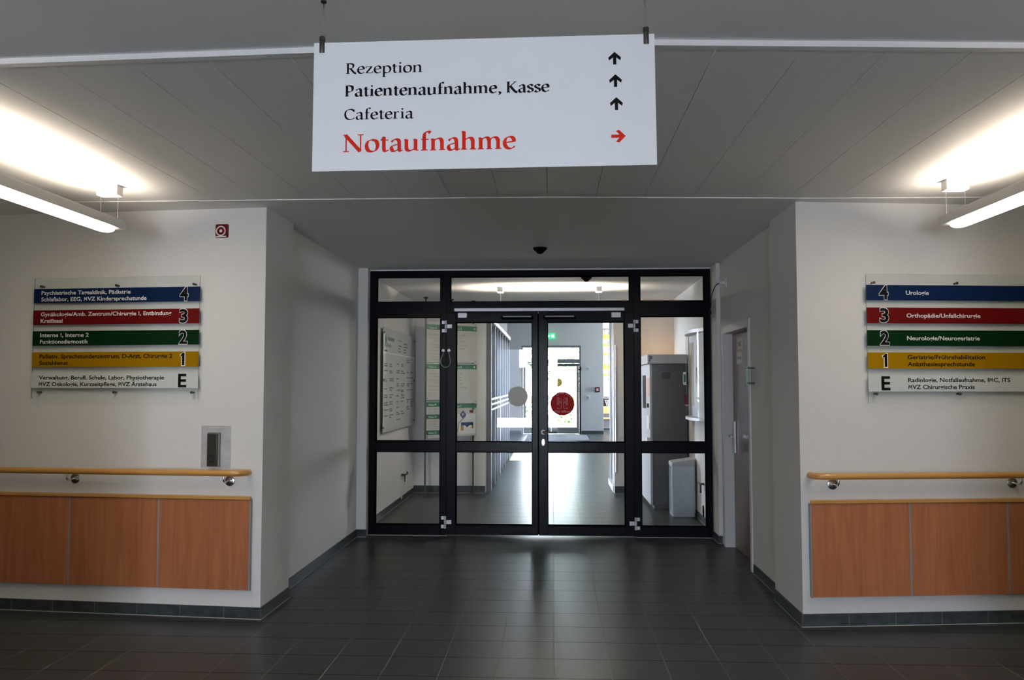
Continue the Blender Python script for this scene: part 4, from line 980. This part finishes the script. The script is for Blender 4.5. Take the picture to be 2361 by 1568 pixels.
t = thing('exit_sign', 'green lit exit sign with a white arrow above the far exit door', 'sign', (-.05, 24.95, 2.965))
MB().box(-.15, .12, -.08, 0, -.075, .085).build('case', 'exit_green', t, bevel=.004)
MB().add([(-.10, -.0815, .045), (-.10, -.0815, -.045), (-.02, -.0815, 0)], [(0, 1, 2)]).box(.01, .09, -.0818, -.0805, -.045, .050).build('pictogram', 'exit_white', t, smooth=False)
t = thing('fire_call_point', 'small red fire call point on the far end wall', 'alarm', (1.345, 24.95, 1.27))
MB().box(-.07, .07, -.05, 0, 0, .145).build('box', 'red_s', t, bevel=.006)
MB().box(-.035, .035, -.053, -.049, .03, .11).build('press_plate', 'white_p', t, smooth=False)
for zz, lab in ((1.975, 'upper small white wall unit beside the far exit door'), (1.10, 'lower small white wall unit beside the far exit door')):
    t = thing('wall_unit', lab, 'switch', (1.065, 24.95, zz), 0, 'white wall units by the exit door')
    MB().box(-.05, .05, -.03, 0, -.06, .06).build('case', 'white', t, bevel=.006); MB().box(-.025, .025, -.034, -.029, -.03, .03).build('rocker', 'lt_grey', t, bevel=.003)
o = MB().box(-.75, .98, 21.95, 24.5, 0.0, .012).build('doormat', 'mat', bevel=.003); tag(o, 'wide grey doormat before the far exit door', 'doormat')

# lounge glimpsed past the end wall
t = thing('curtain', 'yellow, grey and white checked curtain at the back of the lounge', 'curtain', (2.2, 30.2, .1))
vs = []; fs = []; ms = []; nx = 60; nz = 40
for j in range(nz + 1):
    for i in range(nx + 1): vs.append((-.9 + 1.8 * i / nx, .05 * math.sin(i * 1.1), 3.4 * j / nz))
b = MB()
o0 = 0; b.v = vs
pat = [0, 0, 2, 1, 0, 2, 0, 1, 2, 0, 1, 1, 2]
for j in range(nz):
    for i in range(nx):
        b.f.append((j * (nx + 1) + i, j * (nx + 1) + i + 1, (j + 1) * (nx + 1) + i + 1, (j + 1) * (nx + 1) + i))
        r_ = pat[j % 13]; b.m.append(r_ if (r_ != 1 or True) and not (r_ == 2 and (i // 6) % 2) else 0)
b.build('fabric', ['white_c', 'yellow_c', 'grey_c'], t)
MB().tube([(-.95, 0, 3.42), (.95, 0, 3.42)], .015, 8).build('curtain_rod', 'steel', t)
t = thing('bookshelf', 'low grey bookshelf in the lounge behind the wooden chair', 'shelf', (2.05, 27.6, 0))
b = MB().box(-.4, -.37, -.15, .15, 0, 1.06).box(.37, .4, -.15, .15, 0, 1.06).box(-.37, .37, .13, .15, 0, 1.06)
for zz in (.05, .38, .70, 1.03): b.box(-.37, .37, -.15, .13, zz, zz + .03)
b.build('carcass', 'shelf_grey', t, smooth=False)
for k in range(4):
    o = MB().box(-.012, .012, -.10, .08, 0, .26).build('book', 'paper', None, (1.82 + .05 * k, 27.6, .736), (0, R(-18), 0), smooth=False)
    tag(o, 'pale leaning book on the lounge bookshelf', 'book', 'leaning books on the lounge bookshelf')
t = thing('wooden_chair', 'light wooden armchair seen edge-on past the end wall', 'chair', (1.80, 26.35, 0))
for xx in (-.22, .22):
    for yy_ in (-.20, .20): MB().tube([(xx, yy_, 0), (xx, yy_, .68 if yy_ < 0 else .80)], .02, 10).build('leg', 'light_wood', t)
MB().box(-.24, .24, -.22, .22, .40, .44).build('seat', 'light_wood', t, bevel=.01)
MB().box(-.22, .22, .18, .215, .56, .80).build('backrest', 'light_wood', t, bevel=.01)
for xx in (-.22, .22): MB().box(xx - .03, xx + .03, -.24, .22, .66, .69).build('armrest', 'light_wood', t, bevel=.008)
t = thing('cushion', 'white plush cushion lying on top of the lounge bookshelf', 'cushion', (1.78, 27.6, 1.06))
b = MB(); b.lathe([(.02, 0), (.16, .03), (.20, .16), (.17, .34), (.12, .48), (.03, .55)], n=20).build('cover', 'white_c', t)

# ================================================================== OUTSIDE
struct(MB().box(-6, 6, -9.6, -8.2, -.22, -.02).build('ground_front', 'paving', smooth=False))
struct(MB().box(-40, 40, 25.15, 70, -.22, -.03).box(-40, -1.05, 11.65, 16.4, -.22, -.02).build('ground_back', 'garden', smooth=False))
def crown(name, c, rad, n, seed, mt, flat=1.0):
    rg = random.Random(seed); b = MB()
    for _ in range(n):
        v = Vector((rg.gauss(0, 1), rg.gauss(0, 1), rg.gauss(0, 1))).normalized() * rad * rg.uniform(.45, 1.0)
        p = Vector(c) + Vector((v.x, v.y, v.z * flat)); s_ = rg.uniform(.10, .22) * rad * .45
        a = Vector((rg.gauss(0, 1), rg.gauss(0, 1), rg.gauss(0, 1))).normalized(); q = a.cross(Vector((.3, .5, .8))).normalized(); r2 = a.cross(q)
        b.add([p - q * s_, p + r2 * s_ * .5, p + q * s_, p - r2 * s_ * .5], [(0, 1, 2, 3)], rg.choice((0, 0, 1)))
    return b
def tree(label, x_, y_, h_, rad, n, seed, mts):
    t = thing('tree', label, 'tree', (x_, y_, -.02))
    MB().tube([(0, 0, 0), (.05, 0, h_ * .4), (0, .05, h_ * .75)], [.14, .10, .05], 10).build('trunk', 'bark', t)
    crown('crown', (0, 0, h_ * .68), rad, n, seed, mts, 1.1).build('crown', mts, t, smooth=False)
tree('bushy light green tree outside to the left of the far exit door', -3.6, 33.5, 4.6, 2.0, 900, 1, ['leaf', 'leaf2'])
tree('bushy light green tree outside straight behind the far exit door', .9, 38, 5.0, 2.3, 900, 2, ['leaf', 'leaf2'])
tree('young green tree outside the left glazing', -6.5, 14.5, 4.0, 1.7, 700, 5, ['leaf', 'leaf2'])
tree('small green tree beside the pale blue building across the forecourt', -.84, -25.6, 3.0, .72, 900, 4, ['leaf', 'leaf2'])
o = crown('hedge', (0, 0, 0), 1.0, 1500, 9, None).v
b = MB(); rg = random.Random(11)
for _ in range(1800):
    p = Vector((rg.uniform(-7, .8), rg.uniform(30.2, 31.2), rg.uniform(0, 1.1))); s_ = rg.uniform(.05, .11)
    a = Vector((rg.gauss(0, 1), rg.gauss(0, 1), rg.gauss(0, 1))).normalized(); q = a.cross(Vector((.3, .5, .8))).normalized(); r2 = a.cross(q)
    b.add([p - q * s_, p + r2 * s_ * .5, p + q * s_, p - r2 * s_ * .5], [(0, 1, 2, 3)], rg.choice((0, 1)))
tag(b.build('hedge', ['leaf', 'leaf2'], smooth=False), 'low green hedge outside the far exit door', 'hedge')
# buildings across the forecourt, mirrored in the door glass except the light-blocking house
t = thing('clad_building', 'pale blue clad building across the forecourt with narrow panels', 'building', (-4.6, -22, -.02))
b = MB().box(-4.0, 2.9, -3, 0, 0, 3.4); b.build('wall', 'facade', t, smooth=False)
b = MB()
for k in range(12): b.box(-3.9 + .58 * k, -3.88 + .58 * k, .0, .012, 0, 3.4)
b.build('panel_joints', 'facade_d', t, smooth=False)
MB().box(1.5, 2.3, 0, .03, .0, 2.2).build('service_door', 'facade_d', t, smooth=False)
t = thing('blocking_house', 'unseen grey house added to block sky light across the forecourt', 'building', (1.6, -20, -.02))
MB().box(-1.35, 5, -3, 0, 0, 3.3).build('wall', 'brick', t, smooth=False)  # unseen mass added to dim the daylight on the left lobby wall
MB().box(-.8, -.2, 0, .03, 1.0, 2.0).build('window', 'facade_d', t, smooth=False)
MB().prism([(-1.4, -3.2), (5.2, -3.2), (5.2, .2), (-1.4, .2)], 3.3, 3.45).build('roof', 'bark', t, smooth=False)
t = thing('outbuilding', 'small grey rendered outbuilding behind the small tree across the forecourt', 'building', (-1.35, -27, -.02))
MB().box(-.50, .45, -2, 0, 0, 2.3).build('wall', 'brick', t, smooth=False)
MB().prism([(-.55, -2.05), (.5, -2.05), (.5, .05), (-.55, .05)], 2.3, 2.4).build('roof', 'bark', t, smooth=False)
MB().box(-.2, .15, 0, .03, 1.0, 1.7).build('window', 'facade_d', t, smooth=False)
t = thing('planter_ramp', 'upright stand-in for rising pale paving with a brown planter across the forecourt', 'wall', (-2.5, -21.0, -.02))
MB().box(-5, 1.9, 0, .25, 0, .60).build('rising_paving', 'paving', t, smooth=False)  # upright box stands in for paving that rises uphill
MB().box(-5.0, 1.9, 0, .25, .60, .88).build('planter', 'brick', t, smooth=False)
